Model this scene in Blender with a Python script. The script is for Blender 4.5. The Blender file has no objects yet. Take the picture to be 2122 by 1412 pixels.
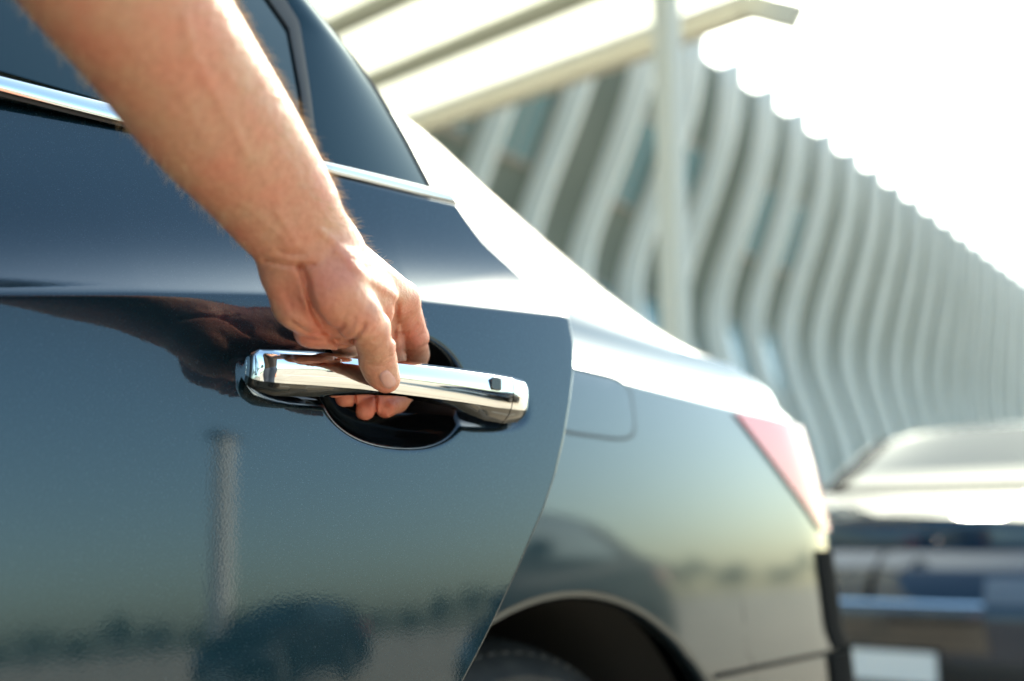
import bpy, math, random
import numpy as np
R = math.radians
rng = np.random.default_rng(7)
random.seed(7)

# ------------------------------------------------------------------ camera, sky, sun, exposure
scene = bpy.context.scene
COL = scene.collection
FPX, CX, CY, PITCH = 2110.0, 1061.0, 706.0, R(11.1)      # 36 mm class lens, seen from hip height, tilted up a little
CAM = np.array([0.0, 0.0, 0.78])
cp, sp = math.cos(PITCH), math.sin(PITCH)
cam_data = bpy.data.cameras.new('camera')
cam = bpy.data.objects.new('camera', cam_data)
COL.objects.link(cam)
cam.location = CAM
cam.rotation_euler = (R(90) + PITCH, 0, 0)
cam_data.sensor_width = 36.0
cam_data.lens = 36.0 * FPX / 2122.0
cam_data.clip_start = 0.02
cam_data.clip_end = 3000
cam_data.dof.use_dof = True
cam_data.dof.focus_distance = 0.70
cam_data.dof.aperture_fstop = 2.6
scene.camera = cam

SUN_AZ, SUN_EL = 25.0, 38.0                               # degrees right of the view, above the horizon
world = bpy.data.worlds.new('World'); scene.world = world; world.use_nodes = True
wn = world.node_tree.nodes; wl = world.node_tree.links
sky = wn.new('ShaderNodeTexSky'); sky.sky_type = 'NISHITA'; sky.sun_disc = False
sky.sun_elevation = R(SUN_EL); sky.sun_rotation = R(SUN_AZ)
sky.air_density = 1.0; sky.dust_density = 2.4; sky.ozone_density = 1.4
tint = wn.new('ShaderNodeMixRGB'); tint.blend_type = 'MULTIPLY'; tint.inputs[0].default_value = 1.0
tint.inputs[2].default_value = (0.87, 1.0, 0.91, 1)      # warm white balance of the picture
wl.new(sky.outputs[0], tint.inputs[1]); wl.new(tint.outputs[0], wn['Background'].inputs[0])
wn['Background'].inputs[1].default_value = 0.15
sun_data = bpy.data.lights.new('sun', 'SUN'); sun = bpy.data.objects.new('sun', sun_data); COL.objects.link(sun)
sun_data.energy = 2.0; sun_data.angle = R(3.0); sun_data.color = (1.0, 0.88, 0.70)
sun.rotation_euler = (R(90 - SUN_EL), 0, R(180 - SUN_AZ))
sun.location = (6, 9, 9)
vs = scene.view_settings
vs.view_transform = 'Standard'; vs.look = 'None'; vs.gamma = 1.0; vs.use_curve_mapping = False
vs.exposure = 1.88
scene.cycles.max_bounces = 8
scene.cycles.caustics_reflective = False
scene.cycles.caustics_refractive = False
scene.cycles.sample_clamp_indirect = 8.0

# ------------------------------------------------------------------ helpers
def P(px, py, k):
    """point at depth k (metres along the view axis) behind photograph pixel (px, py)"""
    x = (px - CX) / FPX * k; y = (CY - py) / FPX * k
    return np.array([x, k * cp - y * sp, CAM[2] + k * sp + y * cp])

def ray(px, py): return P(px, py, 1.0) - CAM

def on_plane(px, py, O, n):
    r = ray(px, py); k = np.dot(O - CAM, n) / np.dot(r, n); return CAM + k * r

def cam2world(v):
    v = np.asarray(v); x, y, k = v[..., 0], v[..., 1], v[..., 2]
    return np.stack([x, k * cp - y * sp, CAM[2] + k * sp + y * cp], -1)

def world2cam(q):
    q = np.asarray(q, float); d = q - CAM
    return np.stack([d[..., 0], -d[..., 1] * sp + d[..., 2] * cp, d[..., 1] * cp + d[..., 2] * sp], -1)

def link(o, parent=None):
    COL.objects.link(o)
    if parent is not None: o.parent = parent
    return o

def mesh(name, verts, faces, mat, parent=None, smooth=False, sharp=None, mats=None, fmat=None):
    me = bpy.data.meshes.new(name)
    me.from_pydata([tuple(map(float, v)) for v in verts], [], [tuple(int(i) for i in f) for f in faces])
    if mats:
        for m in mats: me.materials.append(m)
        if fmat is not None: me.polygons.foreach_set('material_index', np.asarray(fmat, dtype=np.int32))
    else: me.materials.append(mat)
    if smooth:
        me.polygons.foreach_set('use_smooth', np.ones(len(me.polygons), dtype=bool))
        if sharp is not None: me.set_sharp_from_angle(angle=R(sharp))
    me.update()
    return link(bpy.data.objects.new(name, me), parent)

def empty(name, loc=(0, 0, 0), rz=0.0):
    o = bpy.data.objects.new(name, None); o.empty_display_size = 0.2
    o.location = loc; o.rotation_euler = (0, 0, rz); return link(o)

def tag(o, label=None, cat=None, group=None, kind=None):
    if label: o['label'] = label
    if cat: o['category'] = cat
    if group: o['group'] = group
    if kind: o['kind'] = kind
    return o

def copy_tree(o, parent=None, matmap=None):
    c = o.copy(); COL.objects.link(c); c.parent = parent
    if matmap and c.data is not None and any(m in matmap for m in o.data.materials):
        c.data = o.data.copy()
        for i, m in enumerate(c.data.materials):
            if m in matmap: c.data.materials[i] = matmap[m]
    for ch in list(o.children): copy_tree(ch, c, matmap)
    return c

def grid_faces(nr, nc, flip=False, off=0):
    f = []
    for i in range(nr - 1):
        for j in range(nc - 1):
            a = off + i * nc + j; b = a + 1; c = a + nc + 1; d = a + nc
            f.append((a, d, c, b) if flip else (a, b, c, d))
    return f

def box(cx, cy, cz, sx, sy, sz):
    v = [(cx + i * sx / 2, cy + j * sy / 2, cz + k * sz / 2) for i in (-1, 1) for j in (-1, 1) for k in (-1, 1)]
    f = [(0, 1, 3, 2), (4, 6, 7, 5), (0, 4, 5, 1), (2, 3, 7, 6), (0, 2, 6, 4), (1, 5, 7, 3)]
    return v, f

def bar(a, b, w, h, up=(0, 0, 1)):
    """box beam from a to b, width w across, height h along up"""
    a = np.array(a, float); b = np.array(b, float); d = (b - a) / np.linalg.norm(b - a)
    s = np.cross(d, up); s /= np.linalg.norm(s); t = np.cross(s, d)
    v = [q + s * i * w / 2 + t * j * h / 2 for q in (a, b) for i, j in ((-1, -1), (1, -1), (1, 1), (-1, 1))]
    f = [(0, 1, 2, 3), (7, 6, 5, 4), (0, 4, 5, 1), (1, 5, 6, 2), (2, 6, 7, 3), (3, 7, 4, 0)]
    return v, f

def join(parts):
    V, F = [], []
    for v, f in parts:
        o = len(V); V += list(v); F += [tuple(i + o for i in q) for q in f]
    return V, F

def bevel(o, w, seg=2, ang=40):
    m = o.modifiers.new('bevel', 'BEVEL'); m.width = w; m.segments = seg; m.limit_method = 'ANGLE'; m.angle_limit = R(ang)
    return o

# ------------------------------------------------------------------ materials
def mat(name, color, rough=0.5, metal=0.0, coat=0.0, **kw):
    m = bpy.data.materials.new(name); m.use_nodes = True
    b = m.node_tree.nodes['Principled BSDF']
    b.inputs['Base Color'].default_value = (*color, 1); b.inputs['Roughness'].default_value = rough
    b.inputs['Metallic'].default_value = metal; b.inputs['Coat Weight'].default_value = coat
    b.inputs['Coat Roughness'].default_value = 0.015
    for k, v in kw.items(): b.inputs[k.replace('_', ' ')].default_value = v
    return m

def bsdf(m): return m.node_tree.nodes['Principled BSDF']

def noise(m, scale, detail=4.0, rough=0.5, vec=None):
    nt = m.node_tree; n = nt.nodes.new('ShaderNodeTexNoise')
    n.inputs['Scale'].default_value = scale; n.inputs['Detail'].default_value = detail; n.inputs['Roughness'].default_value = rough
    if vec is None:
        tc = nt.nodes.new('ShaderNodeTexCoord'); vec = tc.outputs['Object']
    nt.links.new(vec, n.inputs['Vector']); return n

def vary(m, scale, c1, c2, lo=0.35, hi=0.65, detail=5.0, sock='Base Color'):
    nt = m.node_tree; n = noise(m, scale, detail)
    r = nt.nodes.new('ShaderNodeValToRGB'); nt.links.new(n.outputs['Fac'], r.inputs['Fac'])
    r.color_ramp.elements[0].position = lo; r.color_ramp.elements[1].position = hi
    r.color_ramp.elements[0].color = (*c1, 1); r.color_ramp.elements[1].color = (*c2, 1)
    nt.links.new(r.outputs['Color'], bsdf(m).inputs[sock]); return r

def bump(m, scale, strength, dist, detail=4.0, sock='Normal', prev=None):
    nt = m.node_tree; n = noise(m, scale, detail); b = nt.nodes.new('ShaderNodeBump')
    b.inputs['Strength'].default_value = strength; b.inputs['Distance'].default_value = dist
    nt.links.new(n.outputs['Fac'], b.inputs['Height'])
    if prev is not None: nt.links.new(prev.outputs['Normal'], b.inputs['Normal'])
    nt.links.new(b.outputs['Normal'], bsdf(m).inputs[sock]); return b

M = {}
def paint(name, col, metal=0.85):
    m = mat(name, col, 0.34, metal, 1.0)
    bsdf(m).inputs['Coat IOR'].default_value = 1.66
    nt = m.node_tree
    # faint orange peel in the clear coat, fine dust
    b1 = bump(m, 520.0, 0.035, 0.0004, 2.0, 'Coat Normal')
    vary(m, 9.0, (0.008,) * 3, (0.035,) * 3, 0.42, 0.72, 6.0, 'Coat Roughness')          # wiped and smeared film
    vary(m, 1300.0, col, tuple(min(1.0, c + .045) for c in col), 0.66, 0.76, 1.0)        # specks of dust
    return m
M['paint'] = paint('dark metallic car paint', (0.001, 0.017, 0.026))
M['paint_navy'] = mat('navy car paint', (0.006, 0.016, 0.030), 0.025); bsdf(M['paint_navy']).inputs['Specular IOR Level'].default_value = 0.45
M['paint_red'] = paint('red car paint', (0.45, 0.02, 0.02), 0.2)
M['paint_white'] = paint('white car paint', (0.72, 0.72, 0.70), 0.0)
M['paint_silver'] = paint('silver car paint', (0.45, 0.46, 0.47), 0.8)
M['paint_black'] = mat('black car paint', (0.004, 0.004, 0.005), 0.6); bsdf(M['paint_black']).inputs['Specular IOR Level'].default_value = 0.15
M['chrome'] = mat('polished chrome', (0.86, 0.86, 0.85), 0.035, 1.0)
vary(M['chrome'], 60.0, (0.025,) * 3, (0.06,) * 3, 0.45, 0.75, 4.0, 'Roughness')
M['darker'] = mat('smoked chrome', (0.085, 0.08, 0.07), 0.12, 0.9, 0.6)  # near-black chrome, used on the handle and cap undersides
M['trim_chrome'] = mat('satin chrome trim', (0.84, 0.84, 0.84), 0.12, 1.0)
M['glass'] = mat('privacy tinted glass', (0.003, 0.007, 0.009), 0.015, 0.0, 0.0)
bsdf(M['glass']).inputs['IOR'].default_value = 1.62; bsdf(M['glass']).inputs['Specular Tint'].default_value = (0.62, 0.95, 1.0, 1)
M['windscreen'] = mat('windscreen glass', (0.020, 0.030, 0.024), 0.015); bsdf(M['windscreen']).inputs['Specular IOR Level'].default_value = 0.45
M['clear_glass'] = mat('clear lamp glass', (0.10, 0.11, 0.12), 0.12, 0.3, 0.3)
M['black_gloss'] = mat('gloss black trim', (0.012, 0.013, 0.014), 0.22, 0.0, 0.6)
M['black_plastic'] = mat('textured black plastic', (0.018, 0.018, 0.018), 0.55); bump(M['black_plastic'], 900, 0.3, 0.0004)
M['rubber'] = mat('tyre rubber', (0.022, 0.022, 0.022), 0.72)
vary(M['rubber'], 30, (0.016,) * 3, (0.035, 0.033, 0.03)); bump(M['rubber'], 300, 0.3, 0.0006)
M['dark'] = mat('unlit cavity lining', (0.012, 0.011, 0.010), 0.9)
M['seal'] = mat('matt rubber seal', (0.010, 0.010, 0.010), 0.9); bsdf(M['seal']).inputs['Specular IOR Level'].default_value = 0.02
M['alloy'] = mat('wheel alloy', (0.42, 0.42, 0.43), 0.3, 0.9)
M['lamp_red'] = mat('red lamp lens', (0.72, 0.06, 0.07), 0.2, 0.0, 0.5)
bsdf(M['lamp_red']).inputs['Subsurface Weight'].default_value = 0.3
bsdf(M['lamp_red']).inputs['Subsurface Radius'].default_value = (0.03, 0.006, 0.006)
M['plate'] = mat('number plate white', (0.55, 0.55, 0.53), 0.5)

# ------------------------------------------------------------------ frames of reference: car (u back along the car, n out of its near side), open door (ud, nd)
B = R(50.5)
u = np.array([math.cos(B), math.sin(B), 0]); n = np.array([math.sin(B), -math.cos(B), 0]); Z = np.array([0, 0, 1.0])
A = R(41.0)                                               # the rear door stands about 9.5 degrees open
ud = np.array([math.cos(A), math.sin(A), 0]); nd = np.array([math.sin(A), -math.cos(A), 0])
D0 = P(810, 790, 0.70) - 0.045 * nd; D0[2] = 0.0
S_HINGE = -0.72
HINGE = D0 + S_HINGE * ud

# ------------------------------------------------------------------ ground
M['ground'] = mat('sunlit concrete yard', (0.40, 0.34, 0.26), 0.85)
vary(M['ground'], 0.7, (0.34, 0.29, 0.22), (0.46, 0.39, 0.30), 0.3, 0.7, 8)
bump(M['ground'], 60, 0.4, 0.004, 6)
M['joint'] = mat('dark slab joint', (0.10, 0.09, 0.08), 0.9)
M['line'] = mat('worn white line paint', (0.66, 0.64, 0.58), 0.7)
vary(M['line'], 14, (0.42, 0.38, 0.32), (0.72, 0.70, 0.66), 0.32, 0.45)
G = 900.0
ground = mesh('ground', [(-G, -G, 0), (G, -G, 0), (G, G, 0), (-G, G, 0)], [(0, 1, 2, 3)], M['ground'])
tag(ground, kind='structure')
def strip(name, a, b, w, z, m):
    a = np.array([*a, z]); b = np.array([*b, z]); d = (b - a) / np.linalg.norm(b - a); s = np.array([-d[1], d[0], 0]) * w / 2
    o = mesh(name, [a - s, b - s, b + s, a + s], [(0, 1, 2, 3)], m); tag(o, kind='structure'); return o
for i in range(-1, 7):                                    # bay lines along the parked cars and across the lot
    q = HINGE + (0.55 + i * 2.6) * n
    strip('bay_line', (q - 2.9 * u)[:2], (q + 2.4 * u)[:2], 0.10, 0.004, M['line'])
for i in range(10):                                       # saw-cut slab joints
    q = HINGE + (1.5 + i * 4.0) * n
    strip('slab_joint', (q - 40 * u)[:2], (q + 14 * u)[:2], 0.03, 0.002, M['joint'])
for i in range(6):
    q = HINGE + 1.0 * n + (-3.4 - i * 5) * u
    strip('slab_joint', (q)[:2], (q + 40 * n)[:2], 0.03, 0.003, M['joint'])

# ------------------------------------------------------------------ building with the waving fins
BZ = 10.6                                                 # roof height
b0 = P(1541, 120, 1.0) - CAM; b0 = CAM + b0 * ((BZ - CAM[2]) / b0[2]); b0[2] = 0   # foot of the fin under the first clear step
M['fin'] = mat('pale grey fin cladding', (0.62, 0.60, 0.54), 0.85); bsdf(M['fin']).inputs['Specular IOR Level'].default_value = 0.15
vary(M['fin'], 0.6, (0.76, 0.75, 0.69), (0.86, 0.84, 0.78), 0.3, 0.7)
M['wall'] = mat('grey green wall panel', (0.16, 0.17, 0.14), 0.8); bsdf(M['wall']).inputs['Specular IOR Level'].default_value = 0.2
vary(M['wall'], 0.5, (0.14, 0.16, 0.135), (0.18, 0.20, 0.17), 0.3, 0.7)
M['frame'] = mat('window reveal', (0.30, 0.27, 0.23), 0.6)
M['pane'] = mat('teal window glass', (0.05, 0.16, 0.18), 0.08, 0.0, 1.0)
bld = empty('finned_building', b0)
tag(bld, 'long pale building with rows of wavy vertical fins behind the cars', 'building')
bl0 = np.array(b0)
zz = [0, 1.4, 2.7, 3.4, 4.0, 4.4, 4.8, 5.15, 5.5, 5.8, 6.1, 6.5, 6.9, 7.5, 8.1, 8.8, 9.4, 10.0, BZ]
oo = [-.35, -.4, -.5, -.62, -.78, -.9, -1.0, -1.05, -1.07, -1.05, -.98, -.88, -.76, -.57, -.39, -.2, -.07, -.02, 0]
zs = np.linspace(0, BZ, 40); os_ = np.interp(zs, zz, oo)
ker = np.ones(5) / 5; os_ = np.convolve(np.pad(os_, 2, 'edge'), ker, 'valid')
PIT = 1.6; FT = 0.10
def fd(t): return float(np.clip(.56 - .016 * t, .34, .60))
for i in range(-9, 34):
    t = i * PIT; FD = fd(t)
    amp = float(np.clip(1.5 - t / 20.0, 0.22, 1.7)); V = []
    for z, o in zip(zs, os_):
        o1 = (o + 0.0) * amp
        for so, st in ((-FD, -FT / 2), (0, -FT / 2), (0, FT / 2), (-FD, FT / 2)):
            V.append((t + st) * u + (o1 + so) * n + z * Z)
    F = []
    for r in range(len(zs) - 1):
        for c in range(4):
            a = r * 4 + c; b = r * 4 + (c + 1) % 4; F.append((a, b, b + 4, a + 4))
    F += [(3, 2, 1, 0), tuple(len(V) - 4 + q for q in range(4))]
    mesh('fin', V, F, M['fin'], bld, True, 35)
WO = -2.6
def wbox(t0, t1, o0, o1, z0, z1):
    v = [t * u + o * n + z * Z for t in (t0, t1) for o in (o0, o1) for z in (z0, z1)]
    return v, [(0, 1, 3, 2), (4, 6, 7, 5), (0, 4, 5, 1), (2, 3, 7, 6), (0, 2, 6, 4), (1, 5, 7, 3)]
mesh('wall', *wbox(-16, 55, WO - 8, WO, 0, BZ - 0.25), M['wall'], bld)
def bay_amp(t): return float(np.clip(1.5 - t / 20.0, 0.22, 1.7))
for i in range(-9, 33):                                   # wall panels between the fins follow the same wave
    V = []
    for z, o in zip(zs, os_):
        for j, off in ((0, 0), (1, 0), (1, -.08), (0, -.08)):
            t = (i + j) * PIT; V.append(t * u + (o * bay_amp(t) - fd(t) + .03 + off) * n + (z * (BZ - .02) / BZ) * Z)
    F = [(r * 4 + c, r * 4 + (c + 1) % 4, r * 4 + 4 + (c + 1) % 4, r * 4 + 4 + c) for r in range(len(zs) - 1) for c in range(4)] + [(3, 2, 1, 0), tuple(len(V) - 4 + q for q in range(4))]
    mesh('wall_panel', V, F, M['wall'], bld, True, 35)
for i in range(-9, 3):                                    # windows between the fins
    for fl, zc in enumerate((1.9, 4.9, 7.9)):
        if (i * 7 + fl * 3) % 3 == 0: continue
        t = i * PIT; oz = np.interp([zc - .8, zc + .8], zs, os_) * bay_amp(t + .8) - fd(t + .8) + .03
        def slab(ta, tb, h0, h1, d0, d1):
            zz_ = np.array([zc + h0, zc + h1]); ob = np.interp(zz_, [zc - .8, zc + .8], oz)
            v = [(t + tt_) * u + (o_ + d) * n + z_ * Z for tt_ in (ta, tb) for d in (d0, d1) for z_, o_ in zip(zz_, ob)]
            return v, [(0, 1, 3, 2), (4, 6, 7, 5), (0, 4, 5, 1), (2, 3, 7, 6), (0, 2, 6, 4), (1, 5, 7, 3)]
        w = mesh('window', *slab(.30, 1.30, -.80, .80, -.05, .10), M['frame'], bld)
        for (ta, tb) in ((.36, .78), (.82, 1.24)):
            mesh('pane', *slab(ta, tb, -.72, .72, .102, .115), M['pane'], w)

# ------------------------------------------------------------------ carport canopy with translucent roof
CK = 7.0; CZ = 4.52
pc = P(1412, 900, 1.0) - CAM; pc = CAM + pc * (CK / pc[1]); pc[2] = 0
M['steel'] = mat('cream painted steel', (0.46, 0.44, 0.37), 0.55); bump(M['steel'], 40, 0.1, 0.002)
M['steel_dark'] = mat('olive grey purlin steel', (0.20, 0.205, 0.17), 0.6)
tr = bpy.data.materials.new('translucent roof sheet'); tr.use_nodes = True; nt = tr.node_tree
nt.nodes.remove(nt.nodes['Principled BSDF'])
t1 = nt.nodes.new('ShaderNodeBsdfTranslucent'); t1.inputs[0].default_value = (0.97, 0.95, 0.84, 1)
t2 = nt.nodes.new('ShaderNodeBsdfDiffuse'); t2.inputs[0].default_value = (0.8, 0.8, 0.75, 1)
mx = nt.nodes.new('ShaderNodeMixShader'); mx.inputs[0].default_value = 0.08
nt.links.new(t1.outputs[0], mx.inputs[1]); nt.links.new(t2.outputs[0], mx.inputs[2])
nt.links.new(mx.outputs[0], nt.nodes['Material Output'].inputs[0]); M['sheet'] = tr
can = empty('carport_canopy', pc)
tag(can, 'cream steel carport canopy with glowing translucent roof sheets beside the finned building', 'canopy')
pq = P(1408, 900, 1.0) - CAM; pq = pq * (5.0 / pq[1]); pq = np.array([CAM[0] + pq[0], 5.0, 0]) - pc
mesh('post', *bar(pq, pq + [0, 0, CZ - .09], 0.11, 0.11, up=u), M['steel'], can)
mesh('base_plate', *box(pq[0], pq[1], 0.012, 0.26, 0.26, 0.024), M['steel'], can)
NB = 9; DB = 0.80
for i in range(NB):
    c = -i * DB * u + CZ * Z
    if i == 0:
        off = 0.08 * u
        v, f = bar(c - 6.5 * n + off, c + .62 * n + off, 0.12, 0.20); mesh('edge_beam', v, f, M['steel'], can)
        v, f = bar(c + .62 * n + off, c + .98 * n + off - .22 * Z, 0.12, 0.18); mesh('beam_end', v, f, M['steel'], can)
    else:
        v, f = bar(c - 6.5 * n, c + .80 * n, 0.09, 0.14); mesh('purlin', v, f, M['steel_dark'], can)
for i in range(NB - 1):
    for (a, b) in ((-6.5, -3.305), (-3.295, -.105), (-.095, .80)):
        c0 = -i * DB * u - .02 * u; c1 = -(i + 1) * DB * u + .02 * u
        v = [c0 + a * n, c0 + b * n, c1 + b * n, c1 + a * n]
        v = [q + (CZ + .08 + dz) * Z for dz in (0, .012) for q in v]
        mesh('roof_sheet', v, [(3, 2, 1, 0), (4, 5, 6, 7), (0, 1, 5, 4), (1, 2, 6, 5), (2, 3, 7, 6), (3, 0, 4, 7)], M['sheet'], can)
for a in ():
    v, f = bar(a * n + (CZ + .0) * Z - .12 * u, a * n + (CZ + .0) * Z - (NB - 1) * DB * u, 0.16, 0.22); mesh('rafter', v, f, M['steel'], can)

# ------------------------------------------------------------------ sedan body loft, in car coordinates (a back, w out, z up); near side w = 0, centre line w = -CW
CW = 0.88
# shape of the side around the shoulder crease: slope of the skin against height over / under the crease
vt = np.arange(-0.80, 0.40, 0.0005)
def _slope(v):
    up = -(0.08 + 1.15 * np.exp(-(np.clip(v, 0, None) / 0.048) ** 1.3))          # hollow shoulder, opening to the sky
    d = np.clip(-v, 0, None)
    dn = -(0.046 + 0.085 * np.exp(-d / 0.09)) + 0.30 * np.clip((d - 0.30) / 0.40, 0, 1) ** 1.5
    w = 0.5 + 0.5 * np.tanh(v / 0.0022)
    return dn * (1 - w) + up * w
_sl = _slope(vt); _tab = np.cumsum(_sl) * 0.0005; _tab -= np.interp(0.0, vt, _tab)
def prof(v): return np.interp(v, vt, _tab)

def crease_s(s):                                           # crease height along the door
    return np.interp(s, [-2.2, -1.2, -0.72, -0.24, -0.157, -0.056, 0.06, 0.21, 0.42, 0.86], [.80, .845, .885, .921, .934, .948, .961, .972, .969, .961])
def crease_a(a): return crease_s(np.asarray(a) + S_HINGE)
BELT = 1.045
AR, AZ, ARAD = 1.10, 0.326, 0.402                          # rear wheel arch
AF = AR - 2.75
FRONT, REAR = -2.50, 2.12

def plan(q, z):
    """outline of the body at height z; q in [-1, 1], 0 on the flank, -1 nose centre, +1 tail centre -> (a, w)"""
    ae = np.interp(z, [0.2, .30, .55, .615, .64, .80, .965, 1.05], [2.04, 2.10, 2.125, 2.12, 2.095, 2.085, 2.03, 2.0])
    af = np.interp(z, [0.2, .30, .50, .58, .66, .74, .80, .95], [-2.44, -2.50, -2.52, -2.49, -2.41, -2.27, -2.14, -1.9])
    # flank between the two corners
    la, lb = af + 0.62, ae - 0.40
    q = np.asarray(q, float); a = np.empty_like(q); w = np.zeros_like(q)
    m = np.abs(q) <= 0.6
    a[m] = la + (lb - la) * (q[m] + 0.6) / 1.2
    m = q > 0.6; th = (q[m] - .6) / .4 * math.pi / 2; e = 2 / 2.9
    a[m] = lb + 0.40 * np.sin(th) ** e; w[m] = -CW * (1 - np.cos(th) ** e)
    m = q < -0.6; th = (-q[m] - .6) / .4 * math.pi / 2; e = 2 / 2.5
    a[m] = la - 0.62 * np.sin(th) ** e; w[m] = -CW * (1 - np.cos(th) ** e)
    return a, w

def ztop(q):                                               # top edge of the flank: shoulder crease, tail lip, nose lip
    a, w = plan(q, 0.9)
    return np.where(q > .6, np.interp(q, [.6, .8, 1], [.961, .958, .985]), np.where(q < -.6, np.interp(q, [-1, -.85, -.6], [.765, .765, .825]), crease_a(a)))

def side_pt(q, z):
    """(a, w, z) on the flank"""
    a, w = plan(q, z)
    zt = ztop(q)
    return a, w + prof(np.minimum(z - zt, 0.0)), z

_ridge_px = [((845, 250), -.21), ((900, 292), -.20), ((1000, 388), -.185), ((1100, 476), -.17), ((1200, 560), -.155), ((1300, 642), -.14), ((1420, 735), -.125), ((1530, 806), -.11), ((1572, 846), -.10)]
_ra, _rw, _rz = [-2.5, -1.75, -1.30, -1.05, -.55, -.2, .2, .6, .85], [-.30, -.13, -.11, -.16, -.25, -.275, -.28, -.265, -.245], [.80, .925, .985, 1.10, 1.35, 1.405, 1.415, 1.40, 1.365]
for (q, w) in _ridge_px:
    pt = on_plane(*q, HINGE + w * n, n); _ra.append(float(np.dot(pt - HINGE, u))); _rw.append(w); _rz.append(float(pt[2]))
_ra += [2.1]; _rw += [-.10]; _rz += [.995]
_ca = [-2.5, -2.2, -1.75, -1.35, -1.2, -.50, -.2, .2, .6, .85, 1.15, 1.75, 1.80, 2.0, 2.1]
_cz = [.80, .885, .945, .985, 1.0, 1.42, 1.455, 1.465, 1.45, 1.405, 1.29, 1.075, 1.06, 1.05, 1.0]

QS = np.concatenate([np.linspace(-1, -.6, 36)[:-1], np.linspace(-.6, .6, 170)[:-1], np.linspace(.6, 1, 46)])
def arch_z(a):
    z = np.full_like(a, 0.20)
    for c in (AR, AF):
        m = np.abs(a - c) < ARAD; z[m] = np.maximum(z[m], AZ + np.sqrt(np.maximum(ARAD ** 2 - (a[m] - c) ** 2, 0)))
    return z

def c2(a, w, z):                                           # local coordinates of a car whose +x runs to the tail, +y out of the near side reversed
    return np.stack([a, -w, z], -1)                        # (x back, y to the far side, z); car empty is turned by B

def flank(side=1):
    q = QS.copy()
    # denser columns over the wheel arches
    a0, _ = plan(q, .5)
    ext = []
    for c in (AR, AF):
        th = np.linspace(0, math.pi, 70); ext.append(c + ARAD * np.cos(th))
    aa = np.concatenate(ext); qi = np.interp(aa, a0, q); q = np.unique(np.round(np.concatenate([q, qi]), 5))
    a_m, _ = plan(q, .5); zb = arch_z(a_m); zt = ztop(q)
    t = np.concatenate([np.linspace(0, .75, 16)[:-1], np.linspace(.75, .96, 14)[:-1], np.linspace(.96, 1.0, 9)])
    rows = []
    for tt in t:
        z = zb + (zt - zb) * tt; a, w, z = side_pt_v(q, z, zt); rows.append(c2(a, w, z))
    V = np.array(rows); return V, q, a_m

def side_pt_v(q, z, zt):
    # plan() is written for one height; evaluate per column
    a = np.empty_like(q); w = np.empty_like(q)
    for i in range(len(q)):
        ai, wi = plan(q[i:i + 1], z[i]); a[i] = ai[0]; w[i] = wi[0]
    return a, w + prof(np.minimum(z - zt, 0.0)), z

def upper():
    """from the shoulder crease over belt, pillar ridge and roof to the centre line; rows x columns x 3, with row tags"""
    q = QS; zt = ztop(q); a0, w0, _ = side_pt_v(q, zt, zt)
    wr = np.minimum(np.interp(a0, _ra, _rw), w0 - .03); zr = np.interp(a0, _ra, _rz); zc = np.interp(a0, _ca, _cz)
    fade = np.clip((w0 + CW) / .5, 0, 1)                  # at nose and tail the flank already turns across
    zr = zt + (zr - zt) * np.clip(fade * 1.6, 0, 1); zc = np.maximum(zt + .004, zt + (zc - zt) * np.clip(fade * 1.3, 0.15, 1))
    zc = np.maximum(zc, zr)
    rows = []
    hb = np.minimum(BELT - zt, (zr - zt) * 0.8)            # shoulder height
    hb = np.maximum(hb, .004)
    for t in np.concatenate([np.linspace(0, .3, 8)[:-1], np.linspace(.3, 1, 8)]):     # shoulder up to the belt
        v = hb * t; rows.append(np.stack([a0, -(w0 + np.maximum(prof(v), (wr - w0) * .55 * t)), zt + v], -1))
    nb = len(rows) - 1
    wb = -rows[-1][:, 1]; zb = zt + hb
    for t in np.linspace(0, 1, 14)[1:]:                   # belt to ridge, slightly bowed out
        bow = .018 * math.sin(math.pi * t)
        rows.append(np.stack([a0, -(wb + (wr - wb) * t + bow * np.clip((zr - zb) / .3, 0, 1)), zb + (zr - zb) * t], -1))
    nr = len(rows) - 1
    for t in (np.linspace(0, 1, 17)[1:]) ** 1.35:                 # over the edge to the centre line
        e = 1 - (1 - t) ** 2.6
        rows.append(np.stack([a0, -(wr + (-CW - wr) * t), zr + (zc - zr) * e], -1))
    return np.array(rows), a0, nb, nr

FL, FQ, FA = flank()
UP, UA, NBELT, NRIDGE = upper()
def mir(V): W = V.copy(); W[..., 1] = 2 * CW - W[..., 1]; return W

def patch(name, V, keep, m, parent, side=1, sharp=30):
    nr, nc = V.shape[:2]
    if side < 0: V = mir(V)
    F = [(i * nc + j, i * nc + j + 1, (i + 1) * nc + j + 1, (i + 1) * nc + j) for i in range(nr - 1) for j in range(nc - 1) if keep(i, j)]
    used = sorted({k for f in F for k in f}); idx = {k: i for i, k in enumerate(used)}
    vv = V.reshape(-1, 3)
    F = [tuple(idx[k] for k in (f if side > 0 else f[::-1])) for f in F]
    return mesh(name, [vv[k] for k in used], F, m, parent, True, sharp)

def lathe(profile, nseg=48, x0=0.0):
    """profile of (y, r) spun about the y axis"""
    V, F = [], []; m = len(profile)
    for i in range(nseg):
        t = 2 * math.pi * i / nseg
        for y, r in profile: V.append((r * math.cos(t), y, r * math.sin(t)))
    for i in range(nseg):
        for j in range(m - 1):
            a = i * m + j; b = ((i + 1) % nseg) * m + j; F.append((a, a + 1, b + 1, b))
    return V, F

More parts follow.
